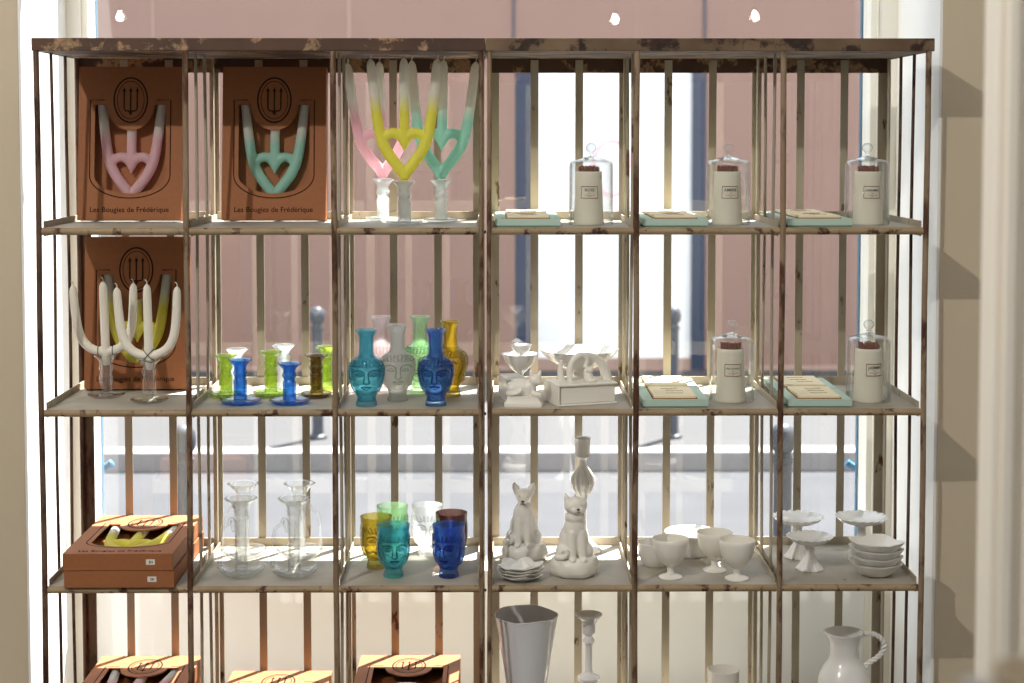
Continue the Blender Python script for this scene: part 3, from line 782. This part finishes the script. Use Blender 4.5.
for px, d, mat, lb, rot, h in (
        (366.6, 24, 'g_teal', 'teal glass face vase at the front left of the group', 4, .955),
        (435.8, 26, 'g_blue2', 'cobalt blue glass face vase at the front right of the group', -2, .955),
        (397.6, 58, 'g_clear_t', 'clear textured glass face vase between the teal and blue ones', 6, .97),
        (381.0, 112, 'g_rose', 'faint rose clear glass face vase at the back left', 0, 1.0),
        (420.5, 112, 'g_green', 'pale green glass face vase at the back behind the clear one', -10, 1.0),
        (450.5, 84, 'g_yellow', 'amber yellow glass face vase behind the blue one', -25, .98)):
    vase(lb, mat, dep(1, px, d), rot, h)
def tumbler(label, mat, loc, rot, h=1.0):
    r = thing('face_tumbler', label, 'glass tumbler', loc, (0, 0, math.radians(rot)), 'glass face tumblers on the third shelf')
    sub = 5; top = TUMB.index((16.4, 48)) * sub
    pr = [(a, z * h) for a, z in TUMB]
    MB().lathe(pr, 110, faced(pr, 9 * h, 47 * h, .95, top), sub=sub).build('tumbler', mat, r, angle=80)
    ra = radius_at(pr, top // sub); z0, z1 = 9 * h, 47 * h
    fr = lambda th, z: ra(th, z) + face(th, (z - z0) / (z1 - z0), .95) * max(0, min(1, (z - z0) / 3, (z1 - z) / 3))
    features(1, z0, z1, pr, fr).build('face_relief_shade', mat + '_line', r, angle=80)
for px, d, mat, lb, rot in (
        (393.5, 36, 'g_teal', 'teal glass face tumbler at the front', 8),
        (448.8, 36, 'g_blue2', 'cobalt blue glass face tumbler at the front right', -22),
        (376.5, 72, 'g_yellow', 'amber yellow glass face tumbler at the far left', 15),
        (392.5, 122, 'g_green', 'pale green glass face tumbler behind the teal one', 10),
        (427.5, 124, 'g_clear_t', 'clear glass face tumbler between the green and plum ones', 4),
        (451.5, 88, 'g_plum', 'dark plum brown glass tumbler behind the blue one', 0)):
    tumbler(lb, mat, dep(2, px, d), rot)

# ------------------------------------------------------------------ matches under cloches, mint sets
def cloche_set(row, px, d, title, where, jpx=None, jrot=0):
    p = dep(row, px, d)
    c = thing('glass_cloche', 'clear glass bell cloche over the match jar ' + where, 'cloche', p, (0, 0, 0), 'glass cloches over match jars')
    MB().lathe([(22.6, 0), (23.2, .3), (23.4, 2), (22.8, 4), (22.6, 60), (22.3, 63.4), (20.6, 65.8), (14, 67.8), (7, 69.6), (3.2, 71), (2.4, 72.4), (2.4, 73.6), (0, 73.8), (0, 72), (3, 69.8), (7, 68.4), (13.6, 66.6), (19.6, 64.6), (21.1, 62.6), (21.4, 59), (21.6, 4), (21.6, .3), (22.6, 0)], 48).build('dome', 'g_clear', c, angle=60)
    MB().lathe([(0, 73.2), (2.6, 73.2), (2.2, 74.4), (3.4, 75.4), (5.2, 77.6), (5.6, 80), (4.8, 82.6), (2.6, 84.2), (0, 84.6)], 24).build('knob', 'g_chamber', c, angle=80)
    pj = dep(row, jpx or px, d)
    j = thing('match_jar', 'cream ceramic match jar labelled ' + title.lower() + ' ' + where, 'jar', pj, (0, 0, math.radians(jrot)), 'match jars under cloches'); j.scale = (1.06, 1.06, 1.04)
    MB().lathe([(0, 0), (15, 0), (15.4, .8), (15, 2.4), (14.5, 6), (13.9, 20), (13.3, 35), (12.9, 49), (12.8, 52.6), (12.3, 53), (11.6, 52.4), (11.8, 40), (12.4, 10), (0, 6)], 44).build('jar', 'jar', j, angle=60)
    lab = MB(); R0 = 13.75
    def onjar(me, z, k=1.0):
        for v in me.vertices:
            a = v.co.x * k / R0
            zz = z + v.co.y * k; rr = 13.95 - (zz - 20) * .036 + .12 + v.co.z
            v.co = Vector((math.sin(a) * rr, -math.cos(a) * rr, zz))
        return me
    fr = MB()
    for z in (26.6, 38.2):
        fr.tube([(math.sin(a) * (13.95 - (z - 20) * .036 + .1), -math.cos(a) * (13.95 - (z - 20) * .036 + .1), z) for a in [(-.62 + 1.24 * k / 16) for k in range(17)]], .42, 5)
    for a in (-.62, .62):
        fr.tube([(math.sin(a) * 13.75, -math.cos(a) * 13.75, 26.6), (math.sin(a) * 13.35, -math.cos(a) * 13.35, 38.2)], .3, 5)
    fr.build('label_frame', 'ink_gold', j)
    me = text_mesh(title, 4.0, .12, .06, 1.05)
    xs = [v.co.x for v in me.vertices]; k = min(1, 13.5 / (max(xs) - min(xs)))
    lt = MB().mesh(onjar(me, 33.4, k))
    lt.build('label_title', 'ink_black', j, flat=True)
    ln = MB()
    for z, w in ((31.6, .12), (29.6, .36), (28.4, .1)):
        rr = 13.95 - (z - 20) * .036 + .08
        ln.tube([(math.sin(a) * rr, -math.cos(a) * rr, z) for a in [(-w + 2 * w * q / 8) for q in range(9)]], .22, 5)
    ln.build('label_line', 'ink_gold', j)
    mt = MB()
    rnd = random.Random(px)
    for k in range(64):
        a = k * 2.39996; q = 10.2 * math.sqrt((k + .5) / 64) * .93
        x, y = q * math.cos(a), q * math.sin(a); h = 59 + rnd.uniform(-1.6, 2.0)
        mt.tube([(x * .84, y * .84, 11), (x * 1.12, y * 1.12, h - 5)], .62, 5)
    st = MB()
    for k in range(64):
        a = k * 2.39996; q = 10.2 * math.sqrt((k + .5) / 64) * .93
        x, y = q * math.cos(a), q * math.sin(a); h = 59 + rnd.uniform(-1.6, 2.0)
        st.tube([(x * 1.08, y * 1.08, h - 9), (x * 1.14, y * 1.14, h - 1.5), (x * 1.15, y * 1.15, h), (x * 1.15, y * 1.15, h + .8)], [.95, 1.15, .95, .3], 6)
    mroot = tagit(mt.build('match_sticks', 'match_stick', None, pj + Vector((0, 0, .0))), 'brown tipped matches filling the ' + title.lower() + ' jar ' + where, 'matches', None, 'stuff')
    st.build('match_heads', 'match', mroot)
cloche_set(0, 591, 62, 'ROSE', 'at the left of the top shelf', 588.7)
cloche_set(0, 728, 62, 'AMBRE', 'in the middle of the top shelf', 727, 6)
cloche_set(0, 866.5, 62, 'AGRUMES', 'at the right of the top shelf', 867.5, 6)
cloche_set(1, 731.5, 52, 'FEU DE BOIS', 'in the middle of the second shelf', 730.5, 2)
cloche_set(1, 868, 52, 'JASMIN', 'at the right of the second shelf', 868, 14)
def mint_set(label, loc, w, dp, group, rz=0):
    r = thing('stationery_box', label, 'box', loc, (0, 0, math.radians(rz)), group)
    MB().span((-w / 2, 0, 1.4), (w / 2, dp, 8.4)).build('lid', 'mint', r, bevel=.3)
    MB().span((-w / 2 + .8, .8, 0), (w / 2 - .8, dp - .8, 1.4)).build('tray', 'mint_dark', r)
    k = .34
    MB().span((-w * k, 3, 8.4), (w * k, dp - 5, 9.3)).build('label_rim', 'brownline', r)
    lb = MB().span((-w * k + 1.2, 4.2, 9.0), (w * k - 1.2, dp - 6.2, 11.6)).build('label_card', 'cream', r, bevel=.3)
    mb = MB()
    rnd = random.Random(len(label) + int(w * 7))
    for q in range(3):
        y = dp * (.3 + .2 * q); x = rnd.uniform(-3, 3)
        mb.tube([(x - w * .13 + i * w * .26 / 12, y + .7 * math.sin(i * 1.9), 11.65) for i in range(13)], .35, 5, flat=.4)
    mb.build('label_script', 'ink_gold', lb)
    return r
for row, px, w, d, lb, sh in ((0, 528, 66, 10, 'beside the rose match jar', 0), (0, 675.5, 66, 10, 'beside the amber match jar', 0), (0, 820, 66, 10, 'by the right end match jar', 0),
                          (1, 675.5, 67, 8, 'second shelf, fifth column', 0), (1, 820, 66, 8, 'second shelf, right end', 0)):
    p = dep(row, px, d)
    mint_set('mint and cream stationery box, front one, ' + lb, p, w, 72, 'mint stationery boxes', 0)
    q = p + Vector((0, 75 * U, 0))
    mint_set('mint and cream stationery box, back one, ' + lb, q, w, 72, 'mint stationery boxes', 0)

# ------------------------------------------------------------------ white ceramics: second shelf
def cat_skin(parts, voxel=.9, smooth=5): return blob(parts, voxel, smooth)
r = thing('cat_box', 'cream ceramic cat lying on a small plinth, looking right', 'figurine', dep(1, 523.5, 24), (0, 0, math.radians(-4))); r.scale = (1.12, 1.12, 1.2)
MB().lathe([(0, 0), (17.5, 0), (18, 2), (17, 4), (15.5, 5.5), (15, 9), (0, 10)], 48, lambda th, rr, z, i: (rr / max(abs(math.sin(th)), abs(math.cos(th)) * 1.0, .72) ** .9, z), sy=.62).build('plinth', 'ceramic_warm', r, angle=50)
me = cat_skin([('e', (-3, 0, 15), (13, 7.5, 8)), ('e', (-9, -1, 14), (7.5, 7.6, 7.6)), ('e', (5, -.5, 15), (7, 6.5, 7.5)), ('e', (11, -2.5, 22), (6, 5.4, 5.2)),
               ('t', [(7.5, -1, 25), (6.6, -.6, 29), (6.2, -.4, 31)], [2.4, 1.6, .6]), ('t', [(14, -2, 25.5), (15.2, -1.8, 29), (15.6, -1.6, 31)], [2.4, 1.6, .6]),
               ('e', (14, -5.5, 20.5), (3, 2.6, 2.2)), ('t', [(8, -6, 11), (14, -8, 10), (17, -8, 10)], [3, 2.6, 2]), ('t', [(-15, -3, 11), (-12, -8, 10.5), (-5, -9.2, 11.5), (-1, -8.6, 14)], [2, 2, 1.8, 1.4])], .7, 3)
MB().mesh(me).build('cat', 'ceramic_warm', r, angle=80)
r = thing('book_box', 'white ceramic closed book standing behind the lying cat', 'figurine', dep(1, 513, 66), (0, 0, math.radians(12)))
MB().box((0, 0, 12), (18, 36, 20)).build('pages', 'porcelain', r, bevel=1.5)
MB().span((-10, -20, 0), (10, 20, 2.4)).span((-10, -20, 22), (10, 20, 24.4)).span((-11.4, -20, 0), (-9, 20, 24.4)).build('cover', 'porcelain', r, bevel=.8)
def compote(label, loc, rr, h, name='footed_dish', mat='porcelain', scal=0, fl=None, group=None, rot=0, foot=.55):
    r = thing(name, label, 'dish', loc, (0, 0, rot), group)
    f = rr * foot
    pr = [(0, 0), (f, 0), (f, 1.2), (f * .8, 2.6), (rr * .2, 6), (rr * .16, h * .35), (rr * .2, h * .5), (rr * .5, h * .62), (rr * .78, h * .78), (rr * .97, h * .97), (rr, h), (rr * .95, h), (rr * .74, h * .83), (rr * .45, h * .70), (0, h * .64)]
    fn = (lambda th, a, z, i: (a * (1 + (.035 * abs(math.cos(th * scal / 2)) if z > h * .9 else 0)), z)) if scal else None
    MB().lathe(pr, 72, fn, sub=2).build('dish', mat, r, angle=70)
    return r
compote('white flared footed dish at the left end, behind the lying cat', dep(1, 520, 108), 20, 42, group='white footed dishes', foot=.6)
r = compote('small white footed dish stacked inside the flared one at the left end', dep(1, 521, 108) + Vector((0, 0, 27.2 * U)), 12, 24.5, group='white footed dishes')
r = thing('ceramic_book', 'cream ceramic closed book on the second shelf with bowed ribbons on top', 'figurine', dep(1, 581, 46), (0, 0, math.radians(17)))
MB().span((-30, -21, 2), (30, 20, 20)).build('pages', 'ceramic_warm', r, bevel=1.2)
MB().span((-32, -23, 0), (32, 22, 2)).span((-32, -23, 20), (32, 22, 22.4)).span((-33.5, -23, 0), (-31, 22, 22.4)).build('cover', 'ceramic_warm', r, bevel=.8)
MB().tube([(-12, 0, 22), (-13, 0, 34), (-8, 0, 46), (2, 0, 50), (8, 0, 44), (4, 0, 36)], [3, 3.2, 3.4, 3.2, 2.6, 1.6], 12, smooth=2).tube([(30, 4, 22), (27, 4, 34), (20, 3, 44), (10, 2, 48), (2, 0, 49)], [6, 5, 4, 3.2, 2.6], 12, smooth=2).tube([(-20, 4, 22), (-22, 4, 32), (-20, 4, 44)], [4, 3, 2], 12, smooth=2).build('ribbon', 'ceramic_warm', r, angle=70)
me = cat_skin([('e', (5, -9, 27), (5, 5, 6)), ('e', (5.5, -10, 34), (4, 3.8, 3.8)), ('t', [(3, -10, 36), (2, -10, 40)], [1.4, .7]), ('t', [(8, -10, 36), (9, -10, 40)], [1.4, .7]), ('e', (8, -13, 24), (5, 3, 2.4))], .6, 3)
MB().mesh(me).build('small_animal', 'ceramic_warm', r, angle=80)
compote('wide white footed bowl behind the ceramic book', dep(1, 579, 112), 43, 46, name='footed_bowl', foot=.42)
# third shelf, fourth column
def seated_cat(label, loc, rot, big_ears, mat, s=1.0):
    r = thing('cat_figurine', label, 'figurine', loc, (0, 0, math.radians(rot)), 'ceramic cats on stone shaped boxes'); r.scale = (s, s, s)
    def rough(th, a, z, i):
        return a * (1 + .05 * math.sin(3 * th + 1 + z * .12) + .035 * math.sin(7 * th + z * .35)), z + (.8 * math.sin(2 * th) if z > 10 else 0)
    MB().lathe([(0, 0), (20, 0), (23.4, 2), (25, 7), (24.2, 13), (22, 18), (18, 19.2), (0, 19.4)], 60, rough, sy=.86).build('stone_base', mat, r, angle=60)
    hz = 71
    P_ = [('e', (0, 3, 34), (15.5, 14, 20)), ('e', (0, -1, 48), (11.5, 10.5, 16)), ('e', (-11, 0, 24), (8.5, 12, 9.5)), ('e', (11, 0, 24), (8.5, 12, 9.5)),
          ('t', [(-4.8, -7, 46), (-5.4, -9.6, 32), (-5.6, -11.6, 19)], [4.8, 4.4, 4.2]), ('t', [(4.8, -7, 46), (5.4, -9.6, 32), (5.6, -11.6, 19)], [4.8, 4.4, 4.2]),
          ('e', (-6, -15.5, 18.2), (3.8, 4, 2.6)), ('e', (6, -15.5, 18.2), (3.8, 4, 2.6)),
          ('t', [(-14, 8, 19), (-20, 0, 19), (-18.6, -10, 20), (-13, -14, 22), (-10.5, -13.5, 27), (-14, -13, 29.5), (-17, -11.5, 26.5)], [3, 3, 2.9, 2.7, 2.4, 2, 1.4])]
    if big_ears:
        P_ += [('e', (0, -3, 70), (8.6, 8.4, 8.2)), ('e', (0, -10.5, 66.5), (4.2, 5.6, 4.6)), ('e', (0, -2, 60), (7.4, 7, 7)),
               ('t', [(-6, -2, 73), (-9.2, -1.4, 79.5), (-10.8, -1, 84)], [4.8, 4, 1]), ('t', [(6, -2, 73), (9.2, -1.4, 79.5), (10.8, -1, 84)], [4.8, 4, 1])]
        nose = (0, -16.2, 66.6)
    else:
        P_ += [('e', (0, -4, 72), (12.2, 9.6, 9.2)), ('e', (-3.2, -11.6, 68.6), (4.2, 3.6, 3.3)), ('e', (3.2, -11.6, 68.6), (4.2, 3.6, 3.3)), ('e', (0, -2, 60), (10.8, 9.4, 8)), ('e', (0, -10, 72), (2.2, 3.6, 3.4)),
               ('t', [(-8, -3, 77), (-9.8, -2.6, 81), (-10.6, -2.4, 85)], [4, 2.8, .7]), ('t', [(8, -3, 77), (9.8, -2.6, 81), (10.6, -2.4, 85)], [4, 2.8, .7])]
        nose = (0, -14.2, 70)
    me = cat_skin(P_, .9, 3)
    b = MB().mesh(me).build('cat_body', mat, r, angle=80)
    MB().lathe([(0, -1), (1.5, -.5), (1.7, .3), (1, 1), (0, 1.2)], 12, at=nose).tube([(-2.4, nose[1] + .8, nose[2] - 3.2), (0, nose[1] - .1, nose[2] - 2.4), (2.4, nose[1] + .8, nose[2] - 3.2)], .45, 6).build('nose_and_mouth', 'ceramic_nose', b)
    for s_ in (-1, 1):
        ex = 4.6 if not big_ears else 4.0
        MB().lathe([(0, -.8), (1.2, -.4), (1.5, 0), (1.2, .4), (0, .8)], 12, at=(s_ * ex, -11.7 if not big_ears else -10.0, 74.2 if not big_ears else 71.5)).build('eye', mat, b)
    return r
seated_cat('cream ceramic seated cat with small ears, in front of the tall candlestick', dep(2, 574.5, 42), 12, False, 'ceramic_warm', 1.02)
seated_cat('grey white ceramic seated cat with big pointed ears, behind the leaf dishes', dep(2, 523.8, 102), -5, True, 'ceramic', 1.0)
CST = [(0, 0), (20, 0), (20.4, 1.5), (17, 5), (11, 10), (6.5, 17), (4.6, 26), (4.2, 40), (4.4, 56), (6.4, 62), (10.4, 68.5), (12.4, 76), (11.6, 83), (8, 90), (4.6, 95.5), (4, 100), (5.4, 103.6), (9.2, 105), (9.4, 106.4), (8.2, 107.4), (8, 110), (8.2, 124), (8.8, 125), (8.4, 126), (7, 125.4), (6.6, 112), (0, 111)]
def twist(th, a, z, i):
    k = 0
    if 56 < z < 96: k = .11 * math.sin(min(1, (z - 56) / 10, (96 - z) / 10) * PI / 2)
    if z < 30 and a > 5: k = .05
    return a * (1 + k * math.cos(11 * th + z * .09)), z
r = thing('tall_candlestick', 'tall white ceramic candlestick with a twisted bulb, behind the seated cats', 'candlestick', dep(2, 582.5, 136))
MB().lathe(CST, 88, twist, sub=3).build('candlestick', 'porcelain', r, angle=60)
def leaf(th, a, z, i, n=6, am=.09, up=1.6, cut=10):
    if a > cut and z > 2:
        k = math.cos(n * th) * am + .04 * math.cos(2 * th)
        return a * (1 + k), z + up * math.cos(n * th) * (a / 24) + up * .5 * math.cos(2 * th)
    return a, z
LEAF = [(0, 0), (13, 0), (14, 1), (19, 3.4), (23.6, 6.6), (24, 7.5), (23, 7.8), (18, 5), (13, 2.8), (0, 2.4)]
for k in range(4):
    r = thing('leaf_dish', ['bottom', 'second', 'third', 'topmost'][k] + (' white leaf shaped dish of the stack in front of the cats' if k < 3 else ' white leaf dish with a peaked fold, stack in front of the cats'), 'dish', dep(2, 520.5, 26) + Vector((0, 0, k * 3.3 * U)), (0, 0, math.radians(12 * k + 8)), 'stacked white leaf dishes'); r.scale = (.98, .98, .76)
    MB().lathe(LEAF, 72, leaf, sub=2, sy=.92).build('dish', 'ceramic', r, angle=70)
    if k == 3:
        MB().tube([(3, -5, 2.6), (2, -3, 7), (1, -1, 12.5), (.6, -.4, 14)], [6.5, 4.6, 2, .5], 6).build('fold', 'ceramic', r, angle=30)
# fifth column: goblets and bowls
GOB = [(0, 0), (11.6, 0), (11.8, 1), (9.5, 2.2), (5, 3.4), (3.3, 5.4), (3.1, 9), (3.8, 11.4), (8, 14), (12.6, 18.5), (15.6, 24.5), (17.2, 32), (17.9, 39.4), (17.3, 40), (16.2, 32), (14.4, 25), (11, 19.6), (6, 16), (0, 15)]
for px, d, lb in ((670.3, 30, 'white ceramic goblet at the left front, before the bowls'), (714.5, 56, 'white ceramic goblet at the back of the three'), (736.8, 24, 'white ceramic goblet at the right front, by the shelf bars')):
    r = thing('goblet', lb, 'goblet', dep(2, px, d), (0, 0, 0), 'white ceramic goblets'); r.scale = (1.05, 1.05, 1.03)
    MB().lathe(GOB, 56, sub=2).build('goblet', 'ceramic_warm', r, angle=70)
r = thing('bowl', 'small white bowl half hidden behind the left goblet', 'bowl', dep(2, 655.0, 76))
MB().lathe([(0, 0), (11, 0), (12, 1), (15, 6), (17.6, 14), (18, 22), (18.6, 24.4), (19, 25.4), (18, 25.6), (16.6, 20), (14, 8), (10, 3), (0, 2.4)], 56).build('bowl', 'ceramic', r, angle=70)
r = thing('wide_bowl', 'wide white bowl with a rolled rim at the back of the goblets', 'bowl', dep(2, 691.0, 120)); r.scale = (1.06, 1.06, 1.05)
MB().lathe([(0, 0), (17, 0), (18, 1.2), (20.6, 8), (22, 16), (24, 20), (27, 22.4), (27.6, 23.6), (27, 24.6), (24.6, 24), (21.6, 21), (19.6, 14), (15, 5), (0, 3)], 64).build('bowl', 'ceramic', r, angle=70)
# sixth column: cake stands and stacked dishes
def cake_stand(label, loc, rr, h):
    r = thing('cake_stand', label, 'cake stand', loc, (0, 0, random.uniform(0, .3)), 'white scalloped cake stands')
    n = 20
    def sc(th, a, z, i):
        if z > h - 7 and a > rr * .8:
            k = abs(math.cos(n * th / 2)); return a * (1 + .06 * k), z + 1.3 * k * (a / rr)
        if z < 14 and a > 4.6: return a * (1 + .11 * abs(math.cos(8 * th))), z
        return a, z
    MB().lathe([(0, 0), (13, 0), (13.6, 1), (12, 3), (9, 7), (6.4, 12), (5, 15), (4.8, h - 12), (5.6, h - 9), (9, h - 8), (rr * .6, h - 6.4), (rr * .85, h - 3.8), (rr * .97, h - .6), (rr, h), (rr * .96, h + .4), (rr * .84, h - 1.6), (rr * .6, h - 3.6), (0, h - 4.4)], 132, sc).build('stand', 'porcelain', r, angle=70)
cake_stand('white scalloped cake stand at the back left, partly behind the shelf post', dep(2, 797.5, 108), 26.6, 44)
cake_stand('white scalloped cake stand at the front, lowest of the three', dep(2, 809.5, 60), 23.4, 34.6)
cake_stand('white scalloped cake stand at the back right, behind the stacked dishes', dep(2, 861.0, 112), 27.4, 43)
def square(th, a, z, i):
    if a > 12 and z > 3:
        c4 = math.cos(4 * th); t = th - .35
        return a * (1 + .22 * abs(math.cos(2 * th)) ** 2 - .06), z + (a / 26) ** 2 * (2.2 * abs(math.cos(2 * th)) + 1.5 * math.sin(th))
    return a, z
SQ = [(0, 0), (14, 0), (15, .8), (18, 4), (22.4, 9), (24.6, 11.6), (24.9, 12.6), (23.8, 12.6), (20, 8.4), (15, 3.4), (13, 2.4), (0, 2)]
for k in range(4):
    r = thing('square_dish', ['bottom', 'second', 'third', 'topmost'][k] + ' white square dish with turned up corners in the stack by the right post', 'dish', dep(2, 875.5, 36) + Vector(((k - 1.5) * .3 * U, 0, (.9 + k * 7.2) * U)), (0, math.radians(2 + .5 * k), math.radians(58 + 3 * k)), 'stacked white square dishes')
    MB().lathe(SQ, 72, square, sub=2).build('dish', 'ceramic', r, angle=70)
# bottom row
r = thing('bucket_vase', 'tall grey white enamelled bucket vase with a wavy rim in the bottom row', 'vase', dep(3, 526.5, 52)); r.scale = (1.03, 1.03, .975)
def wavy(th, a, z, i): return a, z + (.9 * math.sin(2 * th + .6) + .5 * math.sin(5 * th) if z > 120 else 0)
MB().lathe([(0, 0), (15, 0), (15.4, 1.5), (11, 6), (7, 11), (6.4, 15), (9, 19), (14, 22), (17.5, 27), (17.2, 32), (20, 52), (24.2, 84), (29.4, 118), (31.6, 131), (32.4, 134), (31.4, 134.4), (28.4, 117), (23.2, 84), (19, 52), (16, 34), (0, 30)], 72, wavy, sub=2).build('vase', 'enamel', r, angle=70)
r = thing('candlestick', 'slim white ceramic candlestick with a flared cup in the bottom row', 'candlestick', dep(3, 588.5, 60)); r.scale = (1, 1, .92)
MB().lathe([(0, 0), (19, 0), (19.4, 2), (15, 5), (8, 10), (5, 18), (4.4, 40), (4.8, 58), (9, 61), (11.6, 64), (11.8, 66.5), (9, 68), (5, 70), (3.6, 74), (3.5, 103), (4, 106), (6, 107.5), (6, 109.6), (4.6, 112), (3.6, 114.6), (6.2, 117.4), (6.8, 119.6), (6.8, 128), (7.4, 130), (8.4, 131), (8.6, 133), (12, 136.4), (14, 138.6), (14.2, 139.8), (13, 140), (9.6, 137.4), (6.4, 134), (6, 122), (0, 121)], 56).build('candlestick', 'porcelain', r, angle=50)
r = thing('beaker', 'cream ceramic beaker low in the fifth column', 'cup', dep(3, 722.8, 66)); r.scale = (1, 1, .85)
MB().lathe([(0, 0), (14, 0), (15, 1), (15.6, 20), (16.2, 50), (16.8, 77), (17, 78.4), (16.2, 78.8), (15.2, 76), (14.6, 50), (14, 6), (0, 4)], 48, lambda th, a, z, i: (a * (1 + .012 * math.sin(3 * th + z * .1)), z)).build('beaker', 'ceramic_warm', r, angle=60)
r = thing('pitcher', 'white ceramic pitcher with a twisted rope handle', 'pitcher', dep(3, 843.5, 56)); r.scale = (1.02, 1.02, .815)
def lip(th, a, z, i):
    k = max(0, (z - 118) / 16)
    t = (th + PI / 2 + PI) % (2 * PI) - PI
    return a * (1 + .15 * k * math.exp(-(t / .36) ** 2)), z + 1.0 * k * math.exp(-(t / .5) ** 2)
PIT_ = [(0, 0), (17, 0), (17.6, 2), (16.6, 5), (19, 14), (23.5, 30), (26.8, 50), (27.4, 64), (26, 77), (22, 88), (17.6, 96), (15.4, 103), (15, 112), (15.6, 122), (18, 130), (19.6, 134), (19.8, 135), (18.8, 135.2), (15.6, 128), (13.8, 118), (13.6, 106), (15.4, 98), (20, 88), (24, 76), (25.4, 62), (24.6, 48), (18, 16), (0, 6)]
MB().lathe(PIT_, 64, lip, sub=2).build('jug', 'porcelain', r, angle=70)
ctr = [Vector(p) for p in ((17, 0, 130), (24, 0, 133), (33, 0, 131), (40, 0, 124), (42, 0, 115), (38, 0, 105), (30, 0, 97), (23, 0, 92), (21.5, 0, 86))]
for _ in range(3):
    q = [ctr[0]]
    for a, b in zip(ctr, ctr[1:]): q += [a * .75 + b * .25, a * .25 + b * .75]
    ctr = q + [ctr[-1]]
mb = MB(); s_len = 0
for ph in (0, PI):
    pts = []; s_len = 0
    for i, c in enumerate(ctr):
        if i: s_len += (c - ctr[i - 1]).length
        t = (ctr[min(i + 1, len(ctr) - 1)] - ctr[max(i - 1, 0)]).normalized()
        n1 = Vector((0, 1, 0)); n2 = t.cross(n1)
        a = s_len * .55 + ph
        pts.append(c + (n1 * math.cos(a) + n2 * math.sin(a)) * 1.5)
    mb.tube(pts, 1.9, 8)
mb.build('rope_handle', 'porcelain', r, angle=80)

# ------------------------------------------------------------------ out of focus things in front
p = at_y(985, 676, -1150)
tz = at_y(985, 708, -1150).z
tb = thing('display_table', 'pale display table at the lower right corner, close and out of focus', 'table', (p.x + .09, p.y, 0))
MB().span((-45, -45, tz / U - 10), (70, 14, tz / U)).build('table_top', 'straw', tb, bevel=1)
for sx in (-40, 64):
    for sy in (-40, 9): MB().span((sx - 3, sy - 3, 0), (sx + 3, sy + 3, tz / U - 10)).build('leg', 'straw', tb)
bk = thing('straw_basket', 'blurred straw basket at the lower right corner', 'basket', Vector((at_y(1032, 700, -1150).x, p.y - .01, tz + .0004))); bk.scale = (.72, .72, .78)
MB().lathe([(0, 0), (13, 0), (15, 4), (17, 12), (17.6, 15), (16.8, 16), (15.6, 15), (14.5, 9), (12, 4), (0, 3)], 40).build('basket', 'straw', bk)
cp = thing('white_cup', 'blurred small white cup beside the straw basket', 'cup', Vector((at_y(966, 700, -1150).x, p.y - .02, tz + .0004))); cp.scale = (.7, .7, .78)
MB().lathe([(0, 0), (4, 0), (5, 3), (5.8, 10), (6, 14), (5.4, 14), (5, 9), (4, 3), (0, 2)], 32).build('cup', 'porcelain', cp)

# ------------------------------------------------------------------ lamps of the shop, mirrored small in the pane
def pendant(px, py, label):
    yg = 313.5 * U
    d = ray(px, py); t = (yg - CAM.y) / d.y; h = CAM + d * t
    d2 = Vector((d.x, -d.y, d.z)); tt = (-4.6 - h.y) / d2.y
    q = h + d2 * tt
    r = thing('pendant_lamp', label, 'lamp', q, (0, 0, 0), 'pendant bulbs reflected in the window')
    MB().lathe([(0, -10), (5.5, -8.4), (8.8, -5), (10, 0), (8.8, 5), (6, 9), (5, 15.5), (0, 15.5)], 24).build('bulb', 'glow', r)
    MB().lathe([(0, 15), (7, 15), (7, 24), (3, 28), (0, 28)], 16).build('socket', 'bolt', r)
    zc = (3.9 - q.z) / U
    MB().tube([(0, 0, 27), (0, 0, zc)], .9, 6).build('cord', 'bolt', r)
pendant(120, 17, 'glowing pendant bulb mirrored at the upper left of the window')
pendant(615, 20, 'glowing pendant bulb mirrored above the middle of the shelving')
pendant(755, 17, 'glowing pendant bulb mirrored above the right part of the shelving')

# ------------------------------------------------------------------ light
def light(kind, name, energy, col, loc=(0, 0, 0), aim=None, **kw):
    l = bpy.data.lights.new(name, kind); l.energy = energy; l.color = col
    for k, v in kw.items(): setattr(l, k, v)
    o = bpy.data.objects.new(name, l); COL.objects.link(o); o.location = loc
    if aim is not None: o.rotation_euler = (Vector(aim) - Vector(loc)).to_track_quat('-Z', 'Y').to_euler()
    return o
az = math.radians(37); el = math.radians(65)
sd = Vector((math.sin(az) * math.cos(el), math.cos(az) * math.cos(el), math.sin(el)))
light('SUN', 'sun', 28.0, (1, .97, .93), sd * 10, (0, 0, 0), angle=math.radians(.55))
light('SPOT', 'track_spotlight', 260, (1, .95, .88), (-1.9, -3.0, 3.45), (.25, .1, 1.15), spot_size=math.radians(60), spot_blend=.4, shadow_soft_size=.035)
light('AREA', 'room_fill', 40, (1, 1, 1), (0, -2.6, 3.85), (0, -2.6, 0), shape='RECTANGLE', size=3.5, size_y=3.0)  # added fill, no fixture: lifts the ambient on the shelf fronts
w = bpy.data.worlds.new('sky'); SC.world = w; w.use_nodes = True
nt = w.node_tree; nt.nodes.clear()
bg = nt.nodes.new('ShaderNodeBackground'); bg.inputs['Color'].default_value = (.80, .90, 1.0, 1); bg.inputs['Strength'].default_value = 2.4
wo = nt.nodes.new('ShaderNodeOutputWorld'); nt.links.new(bg.outputs[0], wo.inputs[0])
SC.view_settings.view_transform = 'Standard'; SC.view_settings.look = 'None'
SC.view_settings.gamma = 1; SC.view_settings.exposure = 0; SC.view_settings.use_curve_mapping = False
cy = SC.cycles
cy.use_denoising = True
cy.max_bounces = 12; cy.transparent_max_bounces = 40; cy.diffuse_bounces = 5; cy.glossy_bounces = 4
cy.sample_clamp_indirect = 6; cy.caustics_reflective = False; cy.caustics_refractive = False
